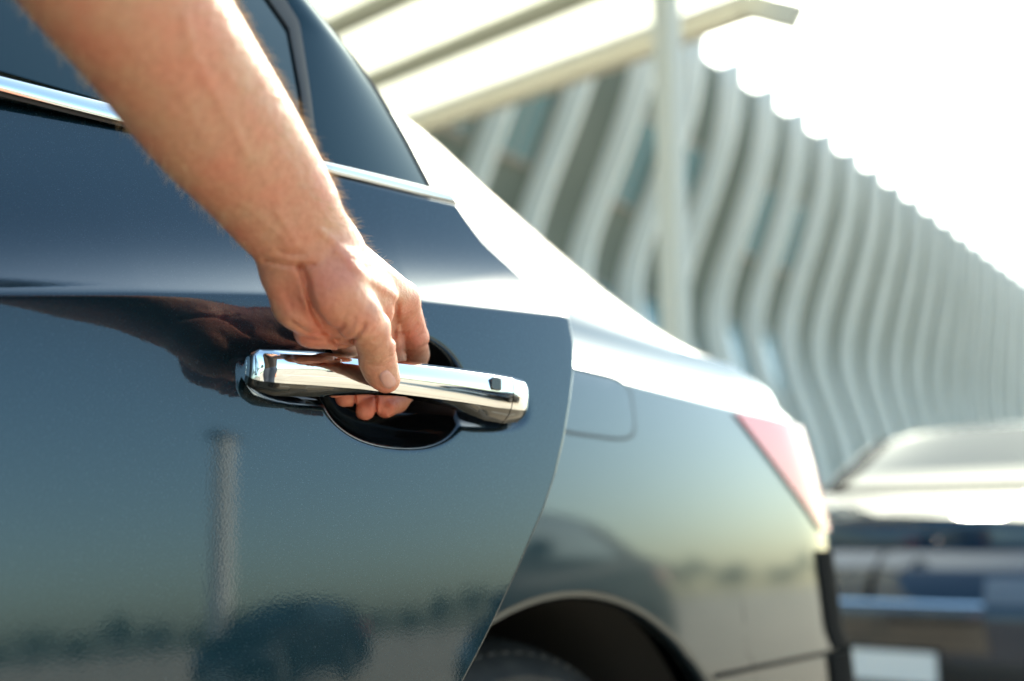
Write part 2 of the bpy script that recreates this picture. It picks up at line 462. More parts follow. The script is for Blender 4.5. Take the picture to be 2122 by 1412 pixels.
def make_wheel(parent, a, y, out):
    """out = -1: outer face towards -y"""
    w = empty('wheel', (a, y, AZ)); w.parent = parent
    s = out
    R0, RR, W = 0.345, 0.235, 0.215
    pr = [(s * .01, RR), (s * .02, RR + .008), (s * .012, RR + .03), (s * -.004, RR + .065), (s * -.002, RR + .075), (s * -.012, R0 - .022), (s * -.030, R0 - .006), (s * -.05, R0), (s * -(W - .05), R0), (s * -(W - .02), R0 - .01), (s * -W, RR)]
    v, f = lathe(pr, 72); mesh('tyre', v, f, M['rubber'], w, True, 40)
    # tread blocks on the shoulder and crown
    tv = []
    for i in range(90):
        t = 2 * math.pi * i / 90
        for (y0, y1, tw) in ((-.022, -.062, 0.0), (-.070, -.105, .03), (-.113, -.148, .05), (-.156, -.194, .02)):
            da = 0.027
            c = []
            for (yy, tt, rr) in ((y0, t + tw - da, -.004), (y1, t + tw - da + .02, -.004), (y1, t + tw + da + .02 - .012, -.004), (y0, t + tw + da - .012, -.004)):
                edge = -.012 if yy > -.03 else (-.006 if yy < -.19 else 0)
                c.append((s * yy, tt, R0 + edge))
            vv = [((r - .006) * math.cos(tt), yy, (r - .006) * math.sin(tt)) for yy, tt, r in c] + [((r + .002) * math.cos(tt), yy, (r + .002) * math.sin(tt)) for yy, tt, r in c]
            tv.append((vv, [(4, 5, 6, 7), (0, 1, 5, 4), (1, 2, 6, 5), (2, 3, 7, 6), (3, 0, 4, 7)]))
    tag(mesh('tread', *join(tv), M['rubber'], w), kind='stuff')
    pr = [(s * .014, RR + .004), (s * .004, RR - .012), (s * -.10, RR - .022), (s * -.10, .05), (s * -.10, .001)]
    v, f = lathe(pr, 48); mesh('rim', v, f, M['dark'], w, True, 30)
    for i in range(7):
        t = 2 * math.pi * i / 7; d = np.array([math.cos(t), 0, math.sin(t)])
        v, f = bar(d * .03 + np.array([0, s * -.012, 0]), d * (RR - .006) + np.array([0, s * -.004, 0]), .026, .05, up=(0, 1, 0)); bevel(mesh('spoke', v, f, M['alloy'], w), .004)
    v, f = lathe([(s * .004, .001), (s * .002, .03), (s * -.02, .036)], 24); mesh('hub_cap', v, f, M['alloy'], w, True, 40)
    return w

def car_shell(name, paint_m, open_door):
    root = empty(name)
    q, aM = FQ, FA
    nrF = FL.shape[0]
    def door_zone_f(i, j):                                 # faces of the near flank that belong to the rear door
        a = aM[j]; z = FL[i, j, 2]
        return open_door and 0.0 < a < float(np.interp(z, DE_Z, DE_S)) - S_HINGE - .012 and z > .26
    def door_zone_u(i, j):
        a = UA[j]; z = UP[i, j, 2]
        if i > NRIDGE + 1: return False
        return open_door and 0.0 < a < float(np.interp(z, DE_Z, DE_S)) - S_HINGE - .012
    def win_zone(i, j, near_open=False):
        a = UA[j]
        if near_open and a > 0: return False
        if not (NBELT <= i < NRIDGE - 1): return False
        f = (i - NBELT) / (NRIDGE - NBELT)
        lo = -1.02 + .50 * f; hi = .90 - .34 * f ** 1.3
        return lo < a < hi
    def glass_zone_c(i, j):
        if i <= NRIDGE: return 0
        a = UA[j]
        if i <= NRIDGE + 3: return 3 if (-1.22 < a < -.46 and not open_door) else 0
        if -1.24 < a < -1.15 and not open_door: return 4
        if -1.15 < a < -.52: return 1
        if .72 < a < 1.66: return 2
        return 0
    for side in (1, -1):
        near = side > 0
        patch('side_panel', FL, lambda i, j: not (near and door_zone_f(i, j)), paint_m, root, side)
        patch('upper_body', UP, lambda i, j: not (win_zone(i, j, near and open_door) or glass_zone_c(i, j) or (near and door_zone_u(i, j))), paint_m, root, side)
        patch('side_window', UP, lambda i, j: win_zone(i, j, near and open_door) and not (near and door_zone_u(i, j)), M['glass'], root, side)
        # wheel housings, arch lips and wheels
        for c in (AR, AF):
            th = np.linspace(-.12, math.pi + .12, 50)
            def arc(r, y): return [(c + r * math.cos(t), y if near else 2 * CW - y, AZ + r * math.sin(t)) for t in th]
            yb = [float(np.interp(c + ARAD * math.cos(t), aM, FL[0, :, 1])) for t in th]
            lip = []
            for k, t in enumerate(th):
                for (dr, dy) in ((0.0005, -.001), (-.006, -.0005), (-.009, .006), (-.006, .022), (.02, .05)):
                    y = yb[k] + dy; lip.append((c + (ARAD + dr) * math.cos(t), y if near else 2 * CW - y, AZ + (ARAD + dr) * math.sin(t)))
            mesh('arch_lip', lip, grid_faces(len(th), 5), paint_m, root, True, 60)
            well = arc(ARAD + .018, .045) + arc(ARAD + .018, .32)
            mesh('wheel_housing', well, grid_faces(2, len(th)), M['dark'], root, True)
            v = arc(ARAD + .018, .32) + [(c, .32 if near else 2 * CW - .32, AZ - .1)]
            mesh('wheel_housing', v, [(k, k + 1, len(v) - 1) for k in range(len(th) - 1)], M['dark'], root)
            make_wheel(root, c, .055 if near else 2 * CW - .055, -1 if near else 1)
        # tail lamp: lens proud of the corner
        qs = np.linspace(.50, .88, 60); zs_ = np.linspace(.795, .957, 16); rows = []
        for z in zs_:
            a_lim = 1.50 + (.966 - z) * 1.55
            a_all, _ = plan(np.linspace(.3, .9, 400), z); q0 = float(np.interp(a_lim, a_all, np.linspace(.3, .9, 400)))
            qq = np.linspace(q0, .86, 50); a, w, _ = side_pt_v(qq, np.full_like(qq, z), ztop(qq)); rows.append(c2(a + .003, w + .004, np.full_like(a, z)))
        patch('tail_lamp', np.array(rows), lambda i, j: True, M['lamp_red'], root, side)
        # headlamp
        rows = []
        for z in np.linspace(.54, .64, 10):
            f = (z - .54) / .10; qq = np.linspace(-.90, -.62 - .08 * (1 - f), 40)
            a, w, _ = side_pt_v(qq, np.full_like(qq, z), ztop(qq)); rows.append(c2(a - .004, w + .004, np.full_like(a, z)))
        patch('headlamp', np.array(rows), lambda i, j: True, M['clear_glass'], root, side)
        # rear bumper seam and front fog recess
        qq = np.linspace(.49, 1, 60); rows = []
        for z in (.612, .6135, .6165, .618):
            a, w, _ = side_pt_v(qq, np.full_like(qq, z), ztop(qq)); rows.append(c2(a + .0005, w + (.0006 if .613 < z < .617 else .0002), np.full_like(a, z)))
        patch('bumper_seam', np.array(rows), lambda i, j: True, M['seal'], root, side)
        qq = np.linspace(.612, .90, 40); rows = []
        for z in np.linspace(.6185, .765, 6):
            a, w, _ = side_pt_v(qq, np.full_like(qq, z), ztop(qq)); rows.append(c2(a + .003, w + .003, np.full_like(a, z)))
        patch('lower_lamp', np.array(rows), lambda i, j: True, M['seal'], root, side)
        qq = np.linspace(.604, .93, 40); rows = []
        for z in np.linspace(.24, .6115, 12):
            a, w, _ = side_pt_v(qq, np.full_like(qq, z), ztop(qq)); rows.append(c2(a + .002, w + .004, np.full_like(a, z)))
        patch('bumper_corner', np.array(rows), lambda i, j: True, M['seal'], root, side)
        # door mirror
        V = []
        for x_, sx in ((-.80, .75), (-.86, 1.0), (-.93, .8), (-.96, .35)):
            for t in np.linspace(0, 2 * math.pi, 16, endpoint=False):
                y = -(.03 + .105) + .105 * sx * math.cos(t); z = 1.075 + .065 * sx * math.sin(t); V.append((x_, y if near else 2 * CW - y, z))
        F = [(r * 16 + k, r * 16 + (k + 1) % 16, (r + 1) * 16 + (k + 1) % 16, (r + 1) * 16 + k) for r in range(3) for k in range(16)] + [tuple(range(16))[::-1], tuple(48 + k for k in range(16))]
        mesh('door_mirror', V, F, paint_m, root, True, 50)
        v, f = bar((-.87, .06 if near else 2 * CW - .06, 1.02), (-.87, -.06 if near else 2 * CW + .06, 1.045), .05, .03); mesh('mirror_arm', v, f, M['black_plastic'], root)
    if not open_door:
        for side in (1, -1): patch('windshield_seal', UP, lambda i, j: glass_zone_c(i, j) == 3, M['seal'], root, side)
    for nm, code in (('windshield', 1), ('rear_window', 2), ('cowl', 4)):
        V = np.concatenate([UP, mir(UP)[::-1][1:]], 0); nU = UP.shape[0]
        patch(nm, V, lambda i, j: glass_zone_c(i if i < nU - 1 else 2 * nU - 3 - i, j) == code, M['seal'] if code == 4 else M['glass'] if open_door else M['windscreen'], root) if not (code == 4 and open_door) else None
    # nose: grille, lower intake, plate; tail: plate
    def facepatch(nm, z0, z1, q0, m, off=.006, rear=False, nz=6):
        rows = []; sg = 1 if rear else -1
        for z in np.linspace(z0, z1, nz):
            qq = sg * np.concatenate([np.linspace(q0, 1, 30)]); a, w, _ = side_pt_v(qq, np.full_like(qq, z), ztop(qq))
            r = c2(a + sg * off, w, np.full_like(a, z)); rows.append(np.concatenate([r, mir(r)[::-1][1:]], 0))
        return patch(nm, np.array(rows), lambda i, j: True, m, root)
    facepatch('grille', .36, .53, .90, M['black_gloss'])
    for z in (.39, .425, .46, .495): facepatch('grille_bar', z - .004, z + .004, .92, M['black_gloss'], .012, nz=3)
    facepatch('lower_intake', .21, .33, .80, M['black_plastic'])
    facepatch('chrome_strip', .535, .545, .90, M['trim_chrome'], .009, nz=3)
    mesh('number_plate', *box(-2.545, CW, .30, .012, .52, .115), M['plate'], root)
    mesh('number_plate', *box(2.115, CW, .74, .012, .52, .115), M['plate'], root)
    v, f = box(-.2, CW, .21, 4.3, 1.5, .06); mesh('underbody', v, f, M['dark'], root)
    return root

# ------------------------------------------------------------------ the open rear door
def door_off(s, z):
    v = z - crease_s(s)
    return prof(v) - 0.10 * (np.asarray(s) - 0.03) ** 2

def door_sz(px, py, extra=0.0):
    o = 0.0
    for _ in range(8):
        q = on_plane(px, py, D0 + (o + extra) * nd, nd); s = float(np.dot(q - D0, ud)); z = float(q[2]); o = float(door_off(s, z))
    return s, z
def door_w(s, z, o): return D0 + s * ud + o * nd + np.array([0, 0, z])

_edge_px = [(945, 427), (1000, 503), (1050, 548), (1100, 591), (1145, 628), (1168, 648), (1180, 672), (1187, 710), (1187, 770), (1180, 830), (1167, 910), (1150, 980), (1127, 1050), (1100, 1112), (1070, 1182), (1040, 1247), (1010, 1310), (990, 1350), (950, 1425)]
_e = np.array([door_sz(*q) for q in _edge_px])
DE_S = list(_e[::-1, 0]); DE_Z = list(_e[::-1, 1])
DE_Z = [0.20, 0.36, 0.52] + DE_Z; DE_S = [-.03, -.01, .035] + DE_S
# continue the edge up along the window frame
GT = R(24.0)                                              # lean of the side glass
ng = nd * math.cos(GT) + Z * math.sin(GT)
OG = door_w(0, BELT, float(door_off(0.0, BELT)) + .004)   # a point on the glass plane at the belt
def glass_pt(px, py, lift=0.0):
    q = on_plane(px, py, OG + lift * ng, ng); return q
DE_Z2 = DE_Z + [1.30]; DE_S2 = DE_S + [-.03]
DE_Z, DE_S = DE_Z2, DE_S2

_b = np.array([door_sz(*q) for q in ((-300, 130), (0, 200), (140, 235), (280, 269), (420, 304), (540, 333), (660, 360), (760, 384), (860, 408), (948, 428))])
def belt_s(s): return np.interp(s, _b[:, 0], _b[:, 1])
car = car_shell('sedan', M['paint'], True)
car.location = HINGE; car.rotation_euler = (0, 0, B)
tag(car, 'dark metallic sedan in the foreground with its rear door pulled ajar', 'car')
bpy.context.view_layer.update()
def to_car(q):                                            # world -> car local
    d = np.asarray(q, float) - HINGE
    return np.stack([d @ u, -(d @ n), d[..., 2]], -1)

# skin rows: distance under the crease, then fraction of the shoulder over it
def cup(s, z):
    """depth of the finger cup behind the handle"""
    d = 0.0
    for (cs, cz, rx, ry, p_, dep, soft) in CUPS:
        r = (np.abs((s - cs) / rx) ** p_ + np.abs((z - cz) / ry) ** p_) ** (1 / p_)
        x_ = (1 - r ** 3.2) / soft; core = soft * np.where(x_ > 30, x_, np.log1p(np.exp(np.clip(x_, -60, 30))))
        d = np.maximum(d, dep * core) + .12 * np.minimum(d, dep * core)
    return d
def oval(L, Rr, T, Bt, p_, dep, soft):
    l, r, t, b = door_sz(*L), door_sz(*Rr), door_sz(*T), door_sz(*Bt)
    return ((l[0] + r[0]) / 2, (t[1] + b[1]) / 2, (r[0] - l[0]) / 2, (t[1] - b[1]) / 2, p_, dep, soft)
CUPS = [oval((664, 872), (966, 800), (870, 690), (830, 927), 2.3, .046, .05),
        oval((506, 775), (760, 800), (600, 735), (610, 838), 2.6, .009, .08),
        oval((860, 820), (1096, 840), (1000, 776), (1000, 890), 2.6, .007, .08)]
dn = np.concatenate([np.linspace(.66, .22, 60)[:-1], np.linspace(.22, .015, 118)[:-1], np.linspace(.015, 0.0, 18)])
up = np.concatenate([np.linspace(0, .12, 10)[1:], np.linspace(.12, 1, 40)[1:]])
tc = np.concatenate([np.linspace(0, .40, 50)[:-1], np.linspace(.40, .985, 330)[:-1], np.linspace(.985, 1, 14)])
rows = []
def row(zf):
    lo, hi = -.5, .6
    for _ in range(40):
        md = (lo + hi) / 2
        if md < np.interp(zf(md), DE_Z, DE_S): lo = md
        else: hi = md
    s = S_HINGE + .006 + (lo - S_HINGE - .006) * tc
    z = zf(s); o = door_off(s, z)
    rec = cup(s, z)
    r = np.stack([s, z, o - rec], -1)
    # rolled hem along the trailing edge
    e = r[-1]; hem = [e + [.0012, 0, -.0006], e + [.0019, 0, -.0022], e + [.0016, 0, -.005], e + [-.002, 0, -.03]]
    return np.concatenate([r, np.array(hem)], 0)
for d in dn: rows.append(row(lambda s, d=d: crease_s(s) - d))
for t in up: rows.append(row(lambda s, t=t: crease_s(s) + (belt_s(s) - crease_s(s)) * t))
top = rows[-1]
rows.append(top + [0, .0015, -.0010]); rows.append(top + [0, .0018, -.0035]); rows.append(top + [0, -.002, -.03])
DR = np.array(rows); W = D0 + DR[..., 0:1] * ud + DR[..., 2:3] * nd; W[..., 2] = DR[..., 1]
nr, nc = W.shape[:2]
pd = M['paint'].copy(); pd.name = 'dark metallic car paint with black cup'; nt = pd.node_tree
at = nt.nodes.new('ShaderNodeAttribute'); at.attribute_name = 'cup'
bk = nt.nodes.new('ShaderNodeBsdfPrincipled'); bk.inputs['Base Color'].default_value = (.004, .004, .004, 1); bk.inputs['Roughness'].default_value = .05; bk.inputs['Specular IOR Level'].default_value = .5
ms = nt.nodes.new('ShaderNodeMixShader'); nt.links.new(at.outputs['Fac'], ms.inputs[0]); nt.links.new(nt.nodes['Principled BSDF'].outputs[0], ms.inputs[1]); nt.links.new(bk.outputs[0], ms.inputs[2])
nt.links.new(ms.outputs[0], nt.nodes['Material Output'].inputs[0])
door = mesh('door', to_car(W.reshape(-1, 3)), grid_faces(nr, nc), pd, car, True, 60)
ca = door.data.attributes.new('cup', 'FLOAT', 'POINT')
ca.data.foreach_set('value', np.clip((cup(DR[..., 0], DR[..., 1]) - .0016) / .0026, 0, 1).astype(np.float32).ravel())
# inner side of the door: trim panel
inner = W[::6, ::10].copy() - .055 * nd
mesh('inner_panel', to_car(inner.reshape(-1, 3)), grid_faces(*inner.shape[:2], flip=True), M['black_plastic'], door, True)
E = W[:-3, -1]; E2 = E - .028 * nd - .02 * ud
mesh('door_edge', to_car(np.concatenate([E, E2])), grid_faces(2, len(E)), M['paint'], door, True)

# window panes of the door, divider bar and belt molding
def loft(name, L, Rr, m, parent, nu=24, nv=24, lift=0.0, bow=0.0, thick=0.0):
    def res(pl, k):
        pl = np.array(pl, float); d = np.r_[0, np.cumsum(np.linalg.norm(np.diff(pl, axis=0), axis=1))]; d /= d[-1]
        t = np.linspace(0, 1, k); return np.stack([np.interp(t, d, pl[:, 0]), np.interp(t, d, pl[:, 1])], -1)
    a, b = res(L, nv), res(Rr, nv); V = []
    for i in range(nv):
        for j in range(nu):
            t = j / (nu - 1); p = a[i] * (1 - t) + b[i] * t
            q = glass_pt(p[0], p[1], lift) + ng * (bow * 4 * t * (1 - t)); V.append(q)
    F = grid_faces(nv, nu)
    if thick:
        o = len(V); V += [q - ng * thick for q in V]; F += [tuple(k + o for k in f[::-1]) for f in F]
        rim = list(range(nu)) + [i * nu + nu - 1 for i in range(1, nv)] + [(nv - 1) * nu + j for j in range(nu - 2, -1, -1)] + [i * nu for i in range(nv - 2, 0, -1)]
        F += [(rim[k], rim[(k + 1) % len(rim)], rim[(k + 1) % len(rim)] + o, rim[k] + o) for k in range(len(rim))]
    return mesh(name, to_car(np.array(V)), F, m, parent, True, 40)
loft('window_glass', [(-900, -90), (-800, -250), (-700, -420)], [(645, 338), (628, 190), (603, 58), (558, -8), (470, -120), (300, -330)], M['glass'], door, 40, 30, 0.0, .006, .004)
loft('quarter_glass', [(655, 338), (640, 190), (616, 50), (575, -12), (480, -125), (330, -330)], [(897, 396), (842, 290), (787, 195), (742, 130), (692, 65), (640, 0), (540, -130), (400, -320)], M['glass'], door, 24, 40, .001, .004, .004)
loft('frame_edge', [(892, 394), (837, 290), (782, 195), (737, 130), (687, 65), (635, 0), (535, -130), (395, -320)], [(899, 396), (844, 290), (789, 195), (744, 130), (694, 65), (642, 0), (542, -130), (402, -320)], M['black_plastic'], door, 3, 40, .0025, 0, .02)
loft('divider_bar', [(640, 338), (624, 190), (599, 58), (553, -8), (465, -120), (300, -322)], [(662, 338), (643, 186), (621, 46), (586, -12), (500, -120), (330, -330)], M['black_plastic'], door, 5, 50, .003, .0004, .012)
# belt molding: bright half-round bar over a dark gap
def belt_strip(name, top_px, bot_px, m, h, lift, nseg=9, nlen=90):
    tp = np.array(top_px, float); bp = np.array(bot_px, float); V = []
    for t in np.linspace(0, 1, nlen):
        a = np.array([np.interp(t, np.linspace(0, 1, len(tp)), tp[:, i]) for i in (0, 1)]); b = np.array([np.interp(t, np.linspace(0, 1, len(bp)), bp[:, i]) for i in (0, 1)])
        qa = glass_pt(*a, lift); qb = glass_pt(*b, lift)
        for k in range(nseg):
            f = k / (nseg - 1); V.append(qa + (qb - qa) * f + ng * h * (1 - abs(2 * f - 1) ** 2.6))
    e = len(V) - nseg
    F = grid_faces(nlen, nseg) + [tuple(range(nseg))[::-1], tuple(e + k for k in range(nseg))]
    return mesh(name, to_car(np.array(V)), F, m, door, True, 50)
belt_strip('belt_molding', [(-900, -95), (-300, 77), (0, 156), (140, 191), (280, 226), (420, 267), (540, 300), (660, 332), (760, 356), (860, 381), (925, 399)],
           [(-900, -54), (-300, 113), (0, 188), (140, 224), (280, 259), (420, 296), (540, 325), (660, 352), (760, 376), (860, 401), (944, 421)], M['trim_chrome'], .0028, .003)
belt_strip('belt_seal', [(-900, -60), (-300, 107), (0, 182), (140, 218), (280, 253), (420, 290), (540, 319), (660, 346), (760, 370), (860, 395), (940, 417)],
           [(-900, -38), (-300, 127), (0, 200), (140, 235), (280, 269), (420, 304), (540, 333), (660, 360), (760, 384), (860, 408), (948, 427)], M['black_plastic'], .002, -.001)

# pull handle: bowed chrome bar, fixed end cap, sensor
HO = .040
h_top = [(548, 748), (549, 741), (552, 735), (560, 728), (575, 725), (640, 727), (740, 738), (850, 750), (950, 763), (1020, 773), (1062, 780), (1096, 788), (1116, 799), (1126, 815)]
h_crs = [(548, 780), (549, 785), (552, 788), (560, 791), (590, 794), (650, 797), (740, 804), (850, 818), (950, 831), (1020, 842), (1062, 847), (1096, 851), (1116, 851), (1126, 846)]
h_bot = [(548, 795), (549, 801), (552, 807), (560, 814), (590, 824), (650, 826), (740, 822), (850, 826), (950, 848), (1020, 874), (1062, 881), (1096, 879), (1116, 872), (1126, 858)]
tt = np.r_[0, np.cumsum([math.dist(h_crs[i], h_crs[i + 1]) for i in range(len(h_crs) - 1)])]; tt /= tt[-1]
def pl(P_, t): return np.array([np.interp(t, tt, [q[i] for q in P_]) for i in (0, 1)])
def bowf(t): return (1 - .32 * max(0.0, 1 - t / .22) ** 2) * HO * (0.06 + 0.94 * max(0.0, 1 - abs(2 * t - 1.0) ** 10.0) ** .5 * (1 - .16 * (2 * t - 1) ** 2))
def section(t):
    o = max(.006, bowf(t)); base = -.004 + .016 * (1 - abs(2 * t - 1) ** 6)
    sT, zT = door_sz2(pl(h_top, t), o * .75); sC, zC = door_sz2(pl(h_crs, t), o); sB, zB = door_sz2(pl(h_bot, t), o * .6)
    H = zT - zC
    g = [(o * .55, zT - .0030), (o * .66, zT - .0008), (o * .76, zT), (o * .86, zT - .05 * H), (o * .945, zT - .15 * H), (o * .99, zT - .30 * H), (o * 1.005, zT - .48 * H), (o * .995, zT - .66 * H),
         (o * .965, zT - .84 * H), (o * .94, zT - .95 * H), (o * .922, zC), (o * .90, zC - .06 * (zC - zB)), (o * .86, zC - .35 * (zC - zB)), (o * .74, zC - .72 * (zC - zB)), (o * .62, zB + .0003), (o * .50, zB + .001), (base, zB + .006), (base, (zT + zB) / 2), (base, zT - .008)]
    s = door_sz2(pl(h_crs, t), .032)[0]
    return [door_w(s, z, op + .006) for op, z in g]
def door_sz2(p, o):
    q = on_plane(p[0], p[1], D0 + (o + .006) * nd, nd); return float(np.dot(q - D0, ud)), float(q[2])
def handle_part(name, t0, t1, m, nlen, low):
    ts = np.linspace(0, 1, nlen); ts = t0 + (t1 - t0) * (.5 - .5 * np.cos(np.pi * ts))
    V = np.array([section(t) for t in ts]); k = V.shape[1]; V = V.reshape(-1, 3)
    sel = (lambda j: 10 <= j < 16) if low else (lambda j: j < 10 or j >= 16)
    F = [(i * k + j, i * k + (j + 1) % k, (i + 1) * k + (j + 1) % k, (i + 1) * k + j) for i in range(nlen - 1) for j in range(k) if sel(j)]
    if not low: F += [tuple(range(k))[::-1], tuple((nlen - 1) * k + j for j in range(k))]
    used = sorted({q for f in F for q in f}); ix = {q: i for i, q in enumerate(used)}
    return mesh(name, to_car(V[used]), [tuple(ix[q] for q in f) for f in F], m, door, True, 24)
TS = float(np.interp(1058, [q[0] for q in h_crs], tt))
handle_part('handle', 0.0, TS - .0015, M['chrome'], 120, False)
handle_part('handle_underside', 0.0, TS - .0015, M['darker'], 120, True)
handle_part('handle_cap', TS + .0018, 1.0, M['chrome'], 50, False)
handle_part('cap_underside', TS + .0018, 1.0, M['darker'], 50, True)
# sensor button
def on_handle(px, py, lift): return on_plane(px, py, D0 + (bowf(float(np.interp(1029, [q[0] for q in h_crs], tt))) * 1.003 + .006 + lift) * nd, nd)
bp_ = [(1018, 784), (1022, 781), (1036, 783), (1040, 787), (1040, 806), (1037, 810), (1022, 808), (1018, 804)]
V = [on_handle(x, y, -.004) for x, y in bp_] + [on_handle(x, y, .0016) for x, y in bp_] + [on_handle(1029 + (x - 1029) * .86, 795.5 + (y - 795.5) * .86, .0022) for x, y in bp_]
F = [(i, (i + 1) % 8, 8 + (i + 1) % 8, 8 + i) for i in range(8)] + [(8 + i, 8 + (i + 1) % 8, 16 + (i + 1) % 8, 16 + i) for i in range(8)] + [tuple(16 + i for i in range(8))]
mesh('sensor_button', to_car(np.array(V)), F, M['black_gloss'], door)
# black seats of the handle on the door skin
def gasket(name, px):
    pts = [door_sz(*q) for q in px]; V = [door_w(s, z, float(door_off(s, z)) + .0016) for s, z in pts] + [door_w(s, z, float(door_off(s, z)) - .004) for s, z in pts]; k = len(pts)
    mesh(name, to_car(np.array(V)), [tuple(range(k))] + [(i, k + i, k + (i + 1) % k, (i + 1) % k) for i in range(k)], M['black_plastic'], door)
#gasket('handle_gasket', [(512, 770), (515, 754), (526, 740), (545, 732), (575, 729), (640, 731), (680, 740), (668, 852), (645, 832), (600, 826), (560, 818), (532, 803), (515, 786)])

# quarter panel details of the body: fuel flap
def flank_pt(a, z, lift):
    qa, _ = plan(QS, z); q = np.array([np.interp(a, qa, QS)]); aa, ww, _ = side_pt_v(q, np.array([z]), ztop(q)); return (aa[0], -(ww[0] + lift), z)
fc, fz, fw, fh = 1.165, .933, .088, .036
ring = []
for t in np.linspace(0, 2 * math.pi, 64, endpoint=False):
    c, s_ = math.cos(t), math.sin(t); e = 2 / 4.5
    ring.append((abs(c) ** e * math.copysign(1, c), abs(s_) ** e * math.copysign(1, s_)))
V = [flank_pt(fc + x * (fw + d), fz + y * (fh + d), .0005) for d in (0, .0035) for x, y in ring]
mesh('fuel_flap_gap', V, [(i, (i + 1) % 64, 64 + (i + 1) % 64, 64 + i) for i in range(64)], M['black_plastic'], car)
V = [flank_pt(fc + x * fw * r, fz + y * fh * r, .0007) for r in (1.0, .75, .5, .25) for x, y in ring] + [flank_pt(fc, fz, .0007)]
F = [(r * 64 + i, r * 64 + (i + 1) % 64, (r + 1) * 64 + (i + 1) % 64, (r + 1) * 64 + i) for r in range(3) for i in range(64)] + [(192 + i, 192 + (i + 1) % 64, 256) for i in range(64)]
mesh('fuel_flap', V, F, M['paint'], car, True)
# jamb behind the open door
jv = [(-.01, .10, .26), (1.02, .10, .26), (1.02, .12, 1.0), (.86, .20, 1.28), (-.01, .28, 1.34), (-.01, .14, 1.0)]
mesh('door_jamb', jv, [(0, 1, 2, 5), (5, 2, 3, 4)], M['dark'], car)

# ------------------------------------------------------------------ other cars
proto = car_shell('background_car', M['paint_navy'], False)
fc0 = np.array([1.42, 4.2, 0])
proto.location = fc0 + 2.52 * u + CW * n; proto.rotation_euler = (0, 0, B)
tag(proto, 'dark blue car facing the camera behind the sedan tail, at the right edge', 'car', 'cars parked in the lot')

# ------------------------------------------------------------------ person: bare left arm and hand on the handle (a signed distance body turned into one skin)
def surface_nets(Fd, org, h):
    S = Fd < 0
    c = np.zeros(tuple(d - 1 for d in S.shape), np.int8)
    for i in (0, 1):
        for j in (0, 1):
            for k in (0, 1): c += S[i:S.shape[0] - 1 + i, j:S.shape[1] - 1 + j, k:S.shape[2] - 1 + k]
    I, J, K = np.nonzero((c > 0) & (c < 8)); N = len(I)
    idx = np.full(c.shape, -1, np.int32); idx[I, J, K] = np.arange(N)
    acc = np.zeros((N, 3)); cnt = np.zeros(N)
    corner = [(i, j, k) for i in (0, 1) for j in (0, 1) for k in (0, 1)]
    val = {q: Fd[I + q[0], J + q[1], K + q[2]] for q in corner}
    for a in corner:
        for ax in range(3):
            if a[ax]: continue
            b = list(a); b[ax] = 1; b = tuple(b)
            va, vb = val[a], val[b]; m = (va < 0) != (vb < 0)
            t = np.where(m, va / np.where(m, va - vb, 1), 0)
            p = np.zeros((N, 3)); p[:] = a; p[:, ax] += t
            acc[m] += p[m]; cnt[m] += 1
    V = (np.stack([I, J, K], -1) + acc / cnt[:, None]) * h + org
    faces = []
    for ax in range(3):
        o1, o2 = [(1, 2), (2, 0), (0, 1)][ax]
        sl0 = [slice(None)] * 3; sl1 = [slice(None)] * 3; sl0[ax] = slice(0, -1); sl1[ax] = slice(1, None)
        a, b = S[tuple(sl0)], S[tuple(sl1)]
        e = np.nonzero(a != b); e = np.stack(e, -1)
        ok = (e[:, o1] > 0) & (e[:, o2] > 0) & (e[:, o1] < c.shape[o1]) & (e[:, o2] < c.shape[o2]); e = e[ok]
        def at(d1, d2):
            q = e.copy(); q[:, o1] += d1; q[:, o2] += d2; return idx[q[:, 0], q[:, 1], q[:, 2]]
        f = np.stack([at(-1, -1), at(0, -1), at(0, 0), at(-1, 0)], -1)
        fl = a[e[:, 0], e[:, 1], e[:, 2]]
        f[~fl] = f[~fl][:, ::-1]
        faces.append(f)
    return V, np.concatenate(faces)

def polygonize(fn, lo, hi, h):
    lo = np.array(lo, float); hi = np.array(hi, float); b = 8
    nb_ = np.ceil((hi - lo) / h / b).astype(int); nn = nb_ * b
    ci = np.stack(np.meshgrid(*[np.arange(k) for k in nb_], indexing='ij'), -1).reshape(-1, 3)
    cen = lo + (ci * b + (b - 1) / 2) * h
    d = np.concatenate([fn(cen[i:i + 60000]) for i in range(0, len(cen), 60000)])
    Fd = np.repeat(np.repeat(np.repeat(d.reshape(nb_), b, 0), b, 1), b, 2).astype(np.float32)
    near = np.nonzero(np.abs(d) < b * h * .9 + .006)[0]
    loc = np.stack(np.meshgrid(*[np.arange(b)] * 3, indexing='ij'), -1).reshape(-1, 3)
    for s in range(0, len(near), 400):
        g = ci[near[s:s + 400]][:, None, :] * b + loc[None]
        v = fn((lo + g.reshape(-1, 3) * h)); g = g.reshape(-1, 3)
        Fd[g[:, 0], g[:, 1], g[:, 2]] = v
    return surface_nets(Fd, lo, h)

def cone(p, a, b, ra, rb):
    ab = b - a; t = np.clip(((p - a) @ ab) / (ab @ ab), 0, 1)
    return np.linalg.norm(p - a - t[:, None] * ab, axis=1) - (ra + (rb - ra) * t)
def smin(a, b, k):
    h = np.clip(.5 + .5 * (b - a) / k, 0, 1); return b + (a - b) * h - k * h * (1 - h)

def J(px, py, k, r): return (np.array([(px - CX) / FPX * k, (CY - py) / FPX * k, k]), r * k / FPX)
def chain(p, js, k=.004):
    d = None
    for (a, ra), (b, rb) in zip(js[:-1], js[1:]):
        e = cone(p, a, b, ra, rb); d = e if d is None else smin(d, e, k)
    return d

